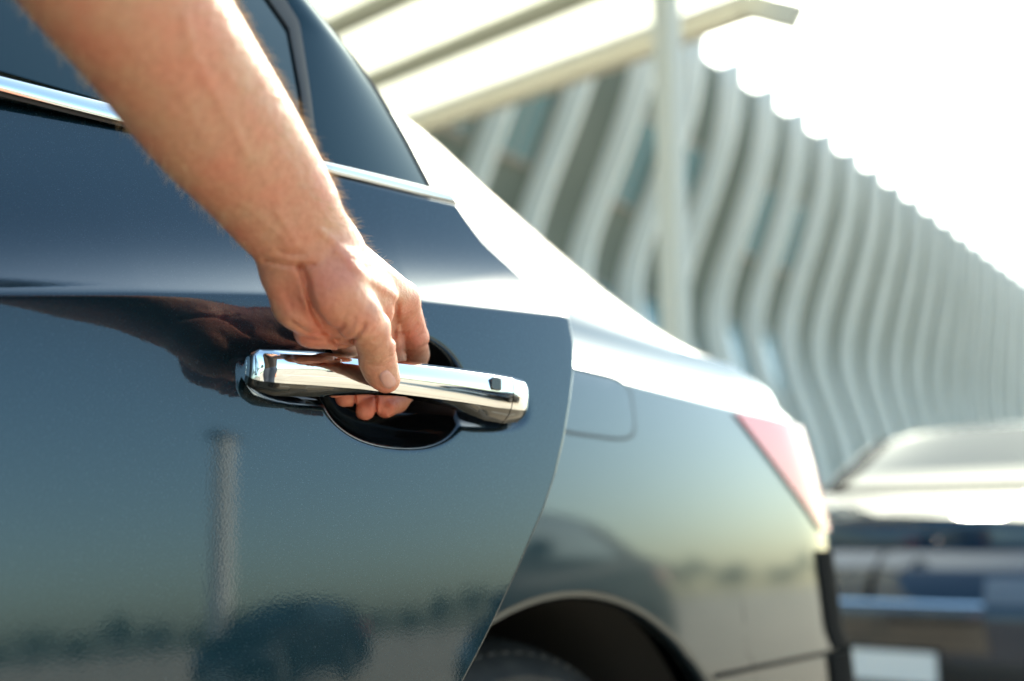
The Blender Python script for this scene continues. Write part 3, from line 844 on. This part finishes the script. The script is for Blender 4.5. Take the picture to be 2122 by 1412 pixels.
def smooth_joints(L, m=4):
    L = np.array(L, float); L = np.concatenate([2 * L[:1] - L[1:2], L, 2 * L[-1:] - L[-2:-1]]); out = []
    for i in range(1, len(L) - 2):
        for t in np.arange(m) / m:
            out.append(.5 * (2 * L[i] + (L[i + 1] - L[i - 1]) * t + (2 * L[i - 1] - 5 * L[i] + 4 * L[i + 1] - L[i + 2]) * t ** 2 + (3 * L[i] - L[i - 1] - 3 * L[i + 1] + L[i + 2]) * t ** 3))
    return [J(*q) for q in out] + [J(*L[-2])]
ARM = [smooth_joints([(598, 502, .612, 66), (508, 372, .585, 88), (402, 238, .548, 111), (266, 30, .503, 130), (160, -130, .475, 146), (40, -330, .445, 128)]),
       smooth_joints([(655, 470, .618, 60), (566, 335, .588, 76), (465, 200, .552, 98), (310, 10, .505, 132), (180, -150, .475, 142), (60, -350, .445, 128)])]
ELB = J(45, -345, .445, 150)
SHO = world2cam(np.array([-.37, .27, 1.355])), .062
MID = ((ELB[0] * .45 + SHO[0] * .55), .056)
CARP = [J(622, 535, .628, 70), J(685, 515, .632, 62)]
MC = [[J(690, 522, .632, 54), J(830, 620, .720, 39)], [J(662, 532, .630, 50), J(786, 616, .706, 42)],
      [J(632, 548, .627, 50), J(730, 630, .688, 42)], [J(606, 565, .622, 50), J(676, 652, .668, 40)]]
FIN = [[J(830, 622, .720, 38), J(858, 700, .752, 30), J(862, 735, .766, 27), J(842, 806, .776, 25), J(822, 832, .768, 24), J(799, 846, .752, 21)],
       [J(786, 618, .706, 40), J(808, 700, .738, 30), J(813, 740, .748, 28), J(794, 812, .757, 25), J(776, 836, .750, 24), J(756, 849, .738, 22.5)],
       [J(730, 632, .688, 40), J(760, 705, .722, 30), J(766, 742, .733, 27), J(748, 806, .743, 24), J(732, 820, .737, 22), J(714, 824, .727, 20)],
       [J(676, 655, .668, 38), J(712, 712, .70, 27), J(722, 742, .714, 25), J(706, 798, .722, 21), J(694, 806, .715, 19)]]
HYP = [J(598, 572, .622, 54), J(625, 625, .634, 58), J(668, 672, .650, 46)]
HYP2 = [J(640, 690, .652, 30), J(700, 693, .664, 30), J(735, 688, .672, 28)]
THEN = [J(645, 548, .612, 46), J(690, 602, .616, 60), J(738, 655, .628, 50)]
THB = [J(738, 650, .630, 48), J(768, 686, .648, 42), J(779, 715, .659, 38), J(783, 748, .671, 37.5), J(789, 768, .679, 34), J(797, 782, .685, 29), J(802, 788, .688, 26)]
WEB2 = [J(700, 550, .622, 48), J(784, 612, .672, 34)]
WEB = [J(720, 590, .640, 52), J(795, 648, .680, 26)]
# creases (+) and tendons or veins (-): polyline in the picture, depth in metres, width in pixels, farthest depth they reach
LINES = [([(735, 812), (736, 838), (733, 860)], .004, 2.5, .80), ([(779, 812), (780, 845), (777, 872)], .004, 2.5, .80),
         ([(784, 780), (786, 796), (797, 808), (812, 806)], .0007, 2.2, .71), ([(782, 779), (793, 769), (806, 763), (815, 766)], .0006, 2.2, .71),
         ([(622, 553), (634, 580), (638, 610), (650, 645), (674, 684), (700, 712), (722, 724)], .0042, 8, .668),
         ([(546, 538), (590, 549), (630, 553), (650, 548)], .0022, 5, .66),
         ([(575, 520), (600, 528), (630, 528)], .0010, 5, .66),
         ([(728, 706), (738, 698), (748, 686), (755, 672)], .0026, 5, .69), ([(718, 690), (728, 676), (734, 662)], .0012, 6, .69), ([(705, 690), (712, 668), (716, 650)], .0007, 6, .69),
         ([(762, 752), (785, 751), (811, 738)], .0013, 2.8, .70), ([(766, 759), (790, 759), (812, 748)], .0011, 2.6, .70), ([(768, 744), (785, 743), (806, 730)], .0008, 3, .70),
         ([(823, 632), (821, 650), (819, 672), (816, 700)], .0028, 6, .76), ([(820, 694), (842, 690), (864, 672)], .0013, 4, .79), ([(824, 668), (840, 660), (850, 650)], .0009, 5, .79),
         ([(838, 729), (862, 727), (886, 713)], .0009, 3, .79), ([(866, 700), (880, 690)], .0005, 3, .79),
         ([(604, 668), (640, 690), (690, 686), (712, 676)], .0016, 5, .70), ([(628, 700), (660, 708), (705, 702)], .0011, 4, .70), ([(590, 600), (606, 640), (640, 668)], .0008, 8, .68),
         ([(575, 440), (600, 480), (616, 510)], -.0009, 9, .63), ([(540, 455), (585, 490), (600, 520)], -.0005, 8, .63),
         ([(385, 40), (400, 110), (420, 150), (470, 240), (520, 330)], -.0007, 13, .62), ([(395, 100), (380, 190), (420, 290)], -.0004, 14, .62),
         ([(700, 520), (770, 580), (822, 612)], -.0014, 10, .73), ([(665, 480), (720, 520), (760, 545)], -.0010, 8, .66)]
def polydist(x, y, pl):
    d = np.full(x.shape, 1e9)
    for (x0, y0), (x1, y1) in zip(pl[:-1], pl[1:]):
        dx, dy = x1 - x0, y1 - y0; t = np.clip(((x - x0) * dx + (y - y0) * dy) / (dx * dx + dy * dy), 0, 1)
        d = np.minimum(d, np.hypot(x - x0 - t * dx, y - y0 - t * dy))
    return d
def arm_sdf(p):
    d = smin(chain(p, ARM[0], .01), chain(p, ARM[1], .01), .022)
    up_ = smin(cone(p, ELB[0], MID[0], ELB[1] * 1.15, MID[1]), cone(p, MID[0], SHO[0], MID[1], SHO[1]), .02)
    d = smin(d, up_, .025)
    h = cone(p, CARP[0][0], CARP[1][0], CARP[0][1], CARP[1][1])
    for m in MC: h = smin(h, cone(p, m[0][0], m[1][0], m[0][1], m[1][1]), .010)
    h = smin(h, chain(p, HYP, .006), .008)
    h = smin(h, chain(p, HYP2, .005), .007)
    fg = None
    for f in FIN:
        e = chain(p, f, .0025); fg = e if fg is None else np.minimum(fg, e)
    h = smin(h, fg, .005)
    th = smin(chain(p, THEN, .008), chain(p, THB, .004), .006)
    th = smin(th, cone(p, WEB[0][0], WEB[1][0], WEB[0][1], WEB[1][1]), .008)
    th = smin(th, cone(p, WEB2[0][0], WEB2[1][0], WEB2[0][1], WEB2[1][1]), .012)
    h = smin(h, th, .006)
    d = smin(d, h, .012)
    k = p[:, 2]; x = p[:, 0] / k * FPX + CX; y = CY - p[:, 1] / k * FPX
    near = np.abs(d) < .012
    if near.any():
        xn, yn, kn = x[near], y[near], k[near]; dd = d[near].astype(float)
        for pl_, a, s, km in LINES:
            xs_, ys_ = [q[0] for q in pl_], [q[1] for q in pl_]
            m = (kn < km) & (xn > min(xs_) - 3 * s) & (xn < max(xs_) + 3 * s) & (yn > min(ys_) - 3 * s) & (yn < max(ys_) + 3 * s)
            if m.any(): dd[m] += a * np.exp(-(polydist(xn[m], yn[m], pl_) / s) ** 2)
        d[near] = dd
    return d

YS = .185                                                  # height in the camera frame where the fine grid hands over to the coarse one
V1, F1 = polygonize(arm_sdf, (-.30, -.085, .40), (-.055, YS + .0005, .80), .00125)
V2, F2 = polygonize(arm_sdf, (-.48, YS - .006, .14), (-.12, .62, .60), .004)
def relax(V, F, it=2, lam=.5):
    e = np.concatenate([F[:, [0, 1]], F[:, [1, 2]], F[:, [2, 3]], F[:, [3, 0]]]); e = np.concatenate([e, e[:, ::-1]])
    for _ in range(it):
        s = np.zeros_like(V); c = np.zeros(len(V)); np.add.at(s, e[:, 0], V[e[:, 1]]); np.add.at(c, e[:, 0], 1)
        V = V + lam * (s / np.maximum(c, 1)[:, None] - V)
    return V
F1 = F1[:, ::-1]; F2 = F2[:, ::-1]                        # the camera frame is left-handed
V1 = relax(V1, F1, 1, .4); V2 = relax(V2, F2, 2)

# the rest of the body, beyond the left edge of the frame (world coordinates)
def body_prims():
    hip = np.array([-.40, .02, .95]); ch = np.array([-.40, .08, 1.28]); shl = np.array([-.37, .27, 1.36]); shr = np.array([-.42, -.12, 1.37])
    hd = np.array([-.37, .08, 1.66])
    return dict(hip=hip, ch=ch, shl=shl, shr=shr, hd=hd)
bp = body_prims()
def skin_rest(p):
    hd = bp['hd']; q = p - hd
    d = np.linalg.norm(q / np.array([.098, .078, .118]), axis=1); d = (d - 1) * .085
    d = smin(d, cone(p, hd + [.015, 0, -.07], hd + [.045, 0, -.10], .055, .035), .03)          # jaw
    d = smin(d, cone(p, hd + [.098, 0, .01], hd + [.112, 0, -.025], .008, .013), .012)         # nose
    for s in (-1, 1):
        d = smin(d, cone(p, hd + [-.005, s * .080, -.02], hd + [-.012, s * .088, .018], .010, .012), .006)   # ears
        d = np.maximum(d, -(np.linalg.norm(p - (hd + [.098, s * .034, .005]), axis=1) - .012))
    d = smin(d, cone(p, hd + [-.02, 0, -.08], bp['ch'] + [0, 0, .13], .055, .062), .03)        # neck
    e = bp['shr'] + [.02, -.08, -.29]; w = bp['shr'] + [.07, -.08, -.54]
    d = np.minimum(d, smin(cone(p, bp['shr'] + [0, -.04, -.1], e, .047, .042), cone(p, e, w, .042, .028), .02))
    d = smin(d, cone(p, w, w + [.02, 0, -.09], .030, .028), .02)
    for i, dy in enumerate((-.03, -.01, .01, .03)):
        d = smin(d, cone(p, w + [.02, dy, -.09], w + [.025, dy * 1.1, -.17 - (.012 if i in (1, 2) else 0)], .010, .008), .006)
    d = smin(d, cone(p, w + [.02, .02, -.04], w + [.055, .045, -.10], .014, .010), .012)       # thumb
    return d
def shirt_sdf(p):
    c = bp['ch']; h = bp['hip']
    d = None
    for y in (-.09, .09):
        e = cone(p, h + [0, y, .0], c + [0, y * 1.25, 0], .105, .115); d = e if d is None else smin(d, e, .08)
    d = smin(d, cone(p, bp['shl'], bp['shr'], .075, .075), .06)
    d = smin(d, cone(p, bp['shl'], bp['shl'] + .62 * (cam2world(MID[0]) - bp['shl']) , .073, .072), .04)
    d = smin(d, cone(p, bp['shr'], bp['shr'] + [.01, -.06, -.19], .073, .066), .04)
    cut = (bp['hip'][2] - .06) - p[:, 2]
    return np.maximum(d, cut)
def trouser_sdf(p):
    h = bp['hip']; d = cone(p, h + [0, -.07, -.06], h + [0, .07, -.06], .125, .125)
    for y in (-.10, .10):
        kn = np.array([h[0] + .01, h[1] + y, .50]); an = np.array([h[0] - .01, h[1] + y * 1.1, .09])
        d = smin(d, smin(cone(p, h + [0, y * .8, -.08], kn, .098, .068), cone(p, kn, an, .068, .055), .03), .04)
    return np.maximum(d, p[:, 2] - (h[2] + .02))
def shoe_sdf(p):
    h = bp['hip']; d = None
    for y in (-.11, .11):
        e = smin(cone(p, np.array([h[0] - .03, h[1] + y, .05]), np.array([h[0] + .15, h[1] + y * 1.1, .035]), .048, .042), cone(p, np.array([h[0] - .01, h[1] + y, .05]), np.array([h[0] - .01, h[1] + y, .11]), .045, .042), .02)
        e = np.maximum(e, .001 - p[:, 2]); d = e if d is None else np.minimum(d, e)
    return d
def hair_sdf(p):
    hd = bp['hd']; q = p - hd - [-.012, 0, .016]
    d = (np.linalg.norm(q / np.array([.105, .086, .118]), axis=1) - 1) * .09
    return np.maximum(d, -(p[:, 2] - hd[2] - .035 + (p[:, 0] - hd[0] < .01) * .09))
V3, F3 = polygonize(skin_rest, (-.60, -.34, .70), (-.20, .25, 1.84), .006); V3 = relax(V3, F3, 2)

M['skin'] = mat('skin', (0.60, 0.33, 0.235), 0.46)
bs = bsdf(M['skin'])
bs.inputs['Subsurface Weight'].default_value = 0.35; bs.inputs['Subsurface Radius'].default_value = (0.012, 0.005, 0.0025); bs.inputs['Subsurface Scale'].default_value = 1.0
bs.inputs['Specular IOR Level'].default_value = 0.4
nt = M['skin'].node_tree
r1 = vary(M['skin'], 38.0, (0.56, 0.300, 0.185), (0.60, 0.245, 0.155), 0.35, 0.68, 6)
n2 = noise(M['skin'], 260.0, 3.0); mixc = nt.nodes.new('ShaderNodeMixRGB'); mixc.blend_type = 'MULTIPLY'; mixc.inputs[0].default_value = 0.35
rr = nt.nodes.new('ShaderNodeValToRGB'); rr.color_ramp.elements[0].position = .3; rr.color_ramp.elements[1].position = .6
rr.color_ramp.elements[0].color = (.72, .55, .5, 1); rr.color_ramp.elements[1].color = (1, 1, 1, 1)
nt.links.new(n2.outputs['Fac'], rr.inputs['Fac']); nt.links.new(r1.outputs['Color'], mixc.inputs[1]); nt.links.new(rr.outputs['Color'], mixc.inputs[2])
pk = nt.nodes.new('ShaderNodeAttribute'); pk.attribute_name = 'flush'
mp = nt.nodes.new('ShaderNodeMixRGB'); mp.blend_type = 'MULTIPLY'; mp.inputs[2].default_value = (1.08, .74, .76, 1)
nt.links.new(pk.outputs['Fac'], mp.inputs[0]); nt.links.new(mixc.outputs[0], mp.inputs[1]); nt.links.new(mp.outputs[0], bs.inputs['Base Color'])
# fine skin relief: cell pattern plus wrinkle noise
tcn = nt.nodes.new('ShaderNodeTexCoord'); vo = nt.nodes.new('ShaderNodeTexVoronoi'); vo.inputs['Scale'].default_value = 620.0; vo.feature = 'DISTANCE_TO_EDGE'
nt.links.new(tcn.outputs['Object'], vo.inputs['Vector']); bu = nt.nodes.new('ShaderNodeBump'); bu.inputs['Strength'].default_value = .6; bu.inputs['Distance'].default_value = .0005
nt.links.new(vo.outputs['Distance'], bu.inputs['Height'])
b2 = bump(M['skin'], 170.0, .7, .0014, 5, 'Normal', bu)
M['nail'] = mat('finger nail', (0.62, 0.32, 0.26), 0.22); bsdf(M['nail']).inputs['Subsurface Weight'].default_value = .3; bsdf(M['nail']).inputs['Subsurface Radius'].default_value = (.006, .002, .001)
M['hair_blond'] = mat('fine arm hair', (0.60, 0.44, 0.26), 0.4)
M['hair'] = mat('dark brown hair', (0.03, 0.02, 0.014), 0.6); bump(M['hair'], 200, .8, .004)
M['shirt'] = mat('dark brown cotton', (0.035, 0.026, 0.022), 0.9); bump(M['shirt'], 400, .3, .001)
M['denim'] = mat('dark denim', (0.03, 0.04, 0.06), 0.9); bump(M['denim'], 500, .3, .001)
M['shoe'] = mat('shoe leather', (0.05, 0.035, 0.025), 0.5)

VW = np.concatenate([cam2world(V1), cam2world(V2), V3]); FW = np.concatenate([F1, F2 + len(V1), F3 + len(V1) + len(V2)])
me = bpy.data.meshes.new('person'); me.from_pydata([], [], [])
me.vertices.add(len(VW)); me.vertices.foreach_set('co', VW.astype(np.float32).ravel())
me.loops.add(FW.size); me.loops.foreach_set('vertex_index', FW.astype(np.int32).ravel())
me.polygons.add(len(FW)); me.polygons.foreach_set('loop_start', np.arange(0, FW.size, 4, dtype=np.int32))
me.polygons.foreach_set('use_smooth', np.ones(len(FW), bool)); me.materials.append(M['skin']); me.update(calc_edges=True); me.validate()
fl = np.zeros(len(VW), np.float32)                          # blood-flushed skin at finger tips, knuckles and the heel of the hand
_x = V1[:, 0] / V1[:, 2] * FPX + CX; _y = CY - V1[:, 1] / V1[:, 2] * FPX
for cx_, cy_, r_, a_ in ((757, 850, 40, 1), (800, 845, 40, 1), (715, 830, 40, 1), (860, 700, 45, .7), (650, 690, 60, .8), (700, 560, 90, .45), (600, 590, 60, .5), (805, 795, 25, .6)):
    fl[:len(V1)] += a_ * np.exp(-(((_x - cx_) ** 2 + (_y - cy_) ** 2) / r_ ** 2))
me.attributes.new('flush', 'FLOAT', 'POINT').data.foreach_set('value', np.clip(fl, 0, 1))
person = link(bpy.data.objects.new('person', me))
tag(person, 'bare forearm and left hand reaching in from the upper left and gripping the chrome handle', 'person')

def sdf_part(name, fn, lo, hi, h, m, it=3):
    V, F = polygonize(fn, lo, hi, h); V = relax(V, F, it); return mesh(name, V, F, m, person, True)
sdf_part('shirt', shirt_sdf, (-.66, -.40, .84), (-.10, .50, 1.52), .010, M['shirt'])
sdf_part('trousers', trouser_sdf, (-.62, -.28, .0), (-.18, .32, 1.02), .010, M['denim'])
sdf_part('shoes', shoe_sdf, (-.60, -.25, -.02), (-.12, .30, .20), .008, M['shoe'])
sdf_part('hair', hair_sdf, (-.62, -.10, 1.50), (-.20, .26, 1.86), .006, M['hair'])

def trace(px, py, k0=.50):
    k = k0; r = np.array([(px - CX) / FPX, (CY - py) / FPX, 1.0])
    for _ in range(60):
        d = float(arm_sdf((r * k)[None])[0]); k += d * .8
        if d < 1e-5: break
    return k
# thumb nail, a curved plate seated on the tip
nc_, na, nb2, ang = (803.5, 787.0), 21.0, 15.0, R(52)
V = []; NR, NT = 7, 28
for i in range(NR + 1):
    rr_ = i / NR
    for t in np.linspace(0, 2 * math.pi, NT, endpoint=False):
        e = 2 / 2.8; ex = abs(math.cos(t)) ** e * math.copysign(1, math.cos(t)) * na * rr_; ey = abs(math.sin(t)) ** e * math.copysign(1, math.sin(t)) * nb2 * rr_
        x = nc_[0] + ex * math.cos(ang) - ey * math.sin(ang); y = nc_[1] + ex * math.sin(ang) + ey * math.cos(ang)
        k = trace(x, y)
        if k > .72: k = .688
        V.append((x, y, k, rr_))
V = np.array(V); kk = V[:, 2]
nv = np.array([cam2world(np.array([(x - CX) / FPX * (k - .0007 * (1 - r ** 6) + .0004 * r ** 6), (CY - y) / FPX * k, k - .0007 * (1 - r ** 6) + .0004 * r ** 6])) for x, y, k, r in V])
F = [(i * NT + j, (i + 1) * NT + j, (i + 1) * NT + (j + 1) % NT, i * NT + (j + 1) % NT) for i in range(NR) for j in range(NT)]
mesh('thumb_nail', nv, F, M['nail'], person, True)

# fine hairs on the forearm, wrist and back of the index finger
me.update(); nrm = np.zeros(len(VW) * 3, np.float32); me.vertices.foreach_get('normal', nrm); nrm = nrm.reshape(-1, 3)[:len(V1)]
xp = V1[:, 0] / V1[:, 2] * FPX + CX; yp = CY - V1[:, 1] / V1[:, 2] * FPX
axis = cam2world(ARM[0][0][0]) - cam2world(ARM[0][12][0]); axis /= np.linalg.norm(axis)
# hair grows on the back (right-hand) side and along the lower edge, not on the inner face towards the camera
dors = nrm @ (np.array([.75, .25, .6]) / np.linalg.norm([.75, .25, .6])); low = nrm @ np.array([-.6, .4, -.7])
pr_ = np.clip(dors - .1, 0, 1) * 1.0 + np.clip(low - .5, 0, 1) * .5
pr_[(yp > 470)] *= .25; pr_[yp > 560] = 0
fg_ = (xp > 855) & (yp > 600) & (yp < 700); pr_[fg_] = .12
pr_ /= pr_.sum()
ids = rng.choice(len(V1), 3000, p=pr_); HV, HF = [], []
for i in ids:
    p0 = cam2world(V1[i]) - nrm[i] * .0006; L = rng.uniform(.004, .0105) * (.45 if fg_[i] else 1)
    d = nrm[i] * rng.uniform(.45, .8) + axis * rng.uniform(.35, .8) + rng.normal(0, .22, 3); d /= np.linalg.norm(d)
    c1 = p0 + d * L * .5 ; d2 = d + axis * .35; d2 /= np.linalg.norm(d2); c2_ = c1 + d2 * L * .5
    s = np.cross(d, [0, .3, .9]); s /= np.linalg.norm(s); t_ = np.cross(s, d); o = len(HV)
    for c, r in ((p0, .00009), (c1, .00007)):
        for q in range(3): HV.append(c + r * (s * math.cos(q * 2.094) + t_ * math.sin(q * 2.094)))
    HV.append(c2_)
    for q in range(3): HF += [(o + q, o + (q + 1) % 3, o + 3 + (q + 1) % 3, o + 3 + q), (o + 3 + q, o + 3 + (q + 1) % 3, o + 6)]
tag(mesh('arm_hair', HV, HF, M['hair_blond'], person), kind='stuff')

# ------------------------------------------------------------------ across the yard: what the paint and the chrome mirror
def az(deg, d): return np.array([d * math.sin(R(deg)), d * math.cos(R(deg)), 0.0])
M['concrete'] = mat('pale concrete mast', (0.50, 0.48, 0.44), 0.8); vary(M['concrete'], 3, (0.84, 0.82, 0.77), (0.90, 0.88, 0.84)); bump(M['concrete'], 40, .3, .004)
M['lamp_grey'] = mat('lamp housing', (0.10, 0.10, 0.11), 0.5)
lm = empty('light_mast', az(117, 60))
tag(lm, 'pale concrete light mast across the yard, seen mirrored in the door', 'lamp post')
V, F = [], []
for z, r in ((0, .85), (15, .75)):
    for i in range(8): t = 2 * math.pi * (i + .5) / 8; V.append((r * math.cos(t), r * math.sin(t), z))
F = [(i, (i + 1) % 8, 8 + (i + 1) % 8, 8 + i) for i in range(8)] + [tuple(8 + i for i in range(8))]
mesh('mast', V, F, M['concrete'], lm)
v, f = box(0, 0, 15.2, 3.6, 1.2, .4); bevel(mesh('lamp_head', v, f, M['lamp_grey'], lm), .03)

M['leaf'] = mat('tree leaf', (0.055, 0.085, 0.03), 0.6); M['leaf2'] = mat('dry tree leaf', (0.10, 0.12, 0.045), 0.6)
M['bark'] = mat('bark', (0.11, 0.08, 0.06), 0.9); bump(M['bark'], 20, .8, .02)
def make_tree(H, W_, seed, leaf):
    g = np.random.default_rng(seed); root = empty('tree')
    parts = []
    def limb(a, b, r0, r1):
        a = np.array(a, float); b = np.array(b, float); d = b - a; d /= np.linalg.norm(d); s = np.cross(d, [.3, .9, .1]); s /= np.linalg.norm(s); t = np.cross(s, d)
        V = [c + r * (s * math.cos(k * math.pi / 3) + t * math.sin(k * math.pi / 3)) for c, r in ((a, r0), (b, r1)) for k in range(6)]
        parts.append((V, [(k, (k + 1) % 6, 6 + (k + 1) % 6, 6 + k) for k in range(6)]))
    limb((0, 0, 0), (0.1, 0, H * .45), .14, .09); tips = []
    for k in range(6):
        t = 2 * math.pi * k / 6 + g.uniform(-.3, .3); e = np.array([math.cos(t) * W_ * .32, math.sin(t) * W_ * .32, H * g.uniform(.6, .85)]); limb((0.08, 0, H * g.uniform(.3, .45)), e, .06, .02); tips.append(e)
    mesh('trunk', *join(parts), M['bark'], root, True)
    V, F = [], []
    cl_ = [e + g.normal(0, .25 * W_, 3) * [1, 1, .5] for e in tips for _ in range(4)]
    for c in cl_:
        for _ in range(34):
            p = c + g.normal(0, W_ * .11, 3); a = g.normal(0, 1, 3); a /= np.linalg.norm(a); b = np.cross(a, g.normal(0, 1, 3)); b /= np.linalg.norm(b); s = g.uniform(.10, .22); o = len(V)
            V += [p - a * s, p + b * s * .6, p + a * s, p - b * s * .6]; F.append((o, o + 1, o + 2, o + 3))
    mesh('crown', V, F, leaf, root); return root
kinds = [make_tree(5.2, 3.6, 1, M['leaf']), make_tree(4.2, 3.2, 2, M['leaf2']), make_tree(6.2, 4.0, 3, M['leaf'])]
TREEL = 'small leafy tree in the row bounding the far side of the yard'
spots = [(56 + i * 2.5, 62 + 5 * math.sin(i * 2.3)) for i in range(40)]
for i, (a_, d_) in enumerate(spots):
    o = kinds[i] if i < 3 else copy_tree(kinds[i % 3])
    o.location = az(a_, d_); o.rotation_euler = (0, 0, i * 1.7); s = .42 + .2 * ((i * 37) % 10) / 10; o.scale = (s, s, s)
    tag(o, TREEL, 'tree', 'trees along the far side of the yard')
def place_car(pm, a_, d_, rz, label):
    c = copy_tree(proto, None, {M['paint_navy']: pm}); c.location = az(a_, d_); c.rotation_euler = (0, 0, rz); tag(c, label, 'car'); return c
place_car(M['paint_red'], 96, 46, R(20), 'red car far across the yard, a small red spot mirrored in the chrome handle')
place_car(M['paint_white'], 88, 50, R(24), 'white car far across the yard, mirrored beside the red car')
place_car(M['paint_silver'], 80, 44, R(15), 'silver car far across the yard, mirrored in the door')
place_car(M['paint_black'], 80, 6.8, R(38), 'dark car in the next bay, mirrored above the rear wheel arch')
place_car(M['paint_black'], 113, 17.0, R(10), 'black car added across the yard, a dark shape mirrored low in the door')  # added out of view for its dark reflection in the lower door
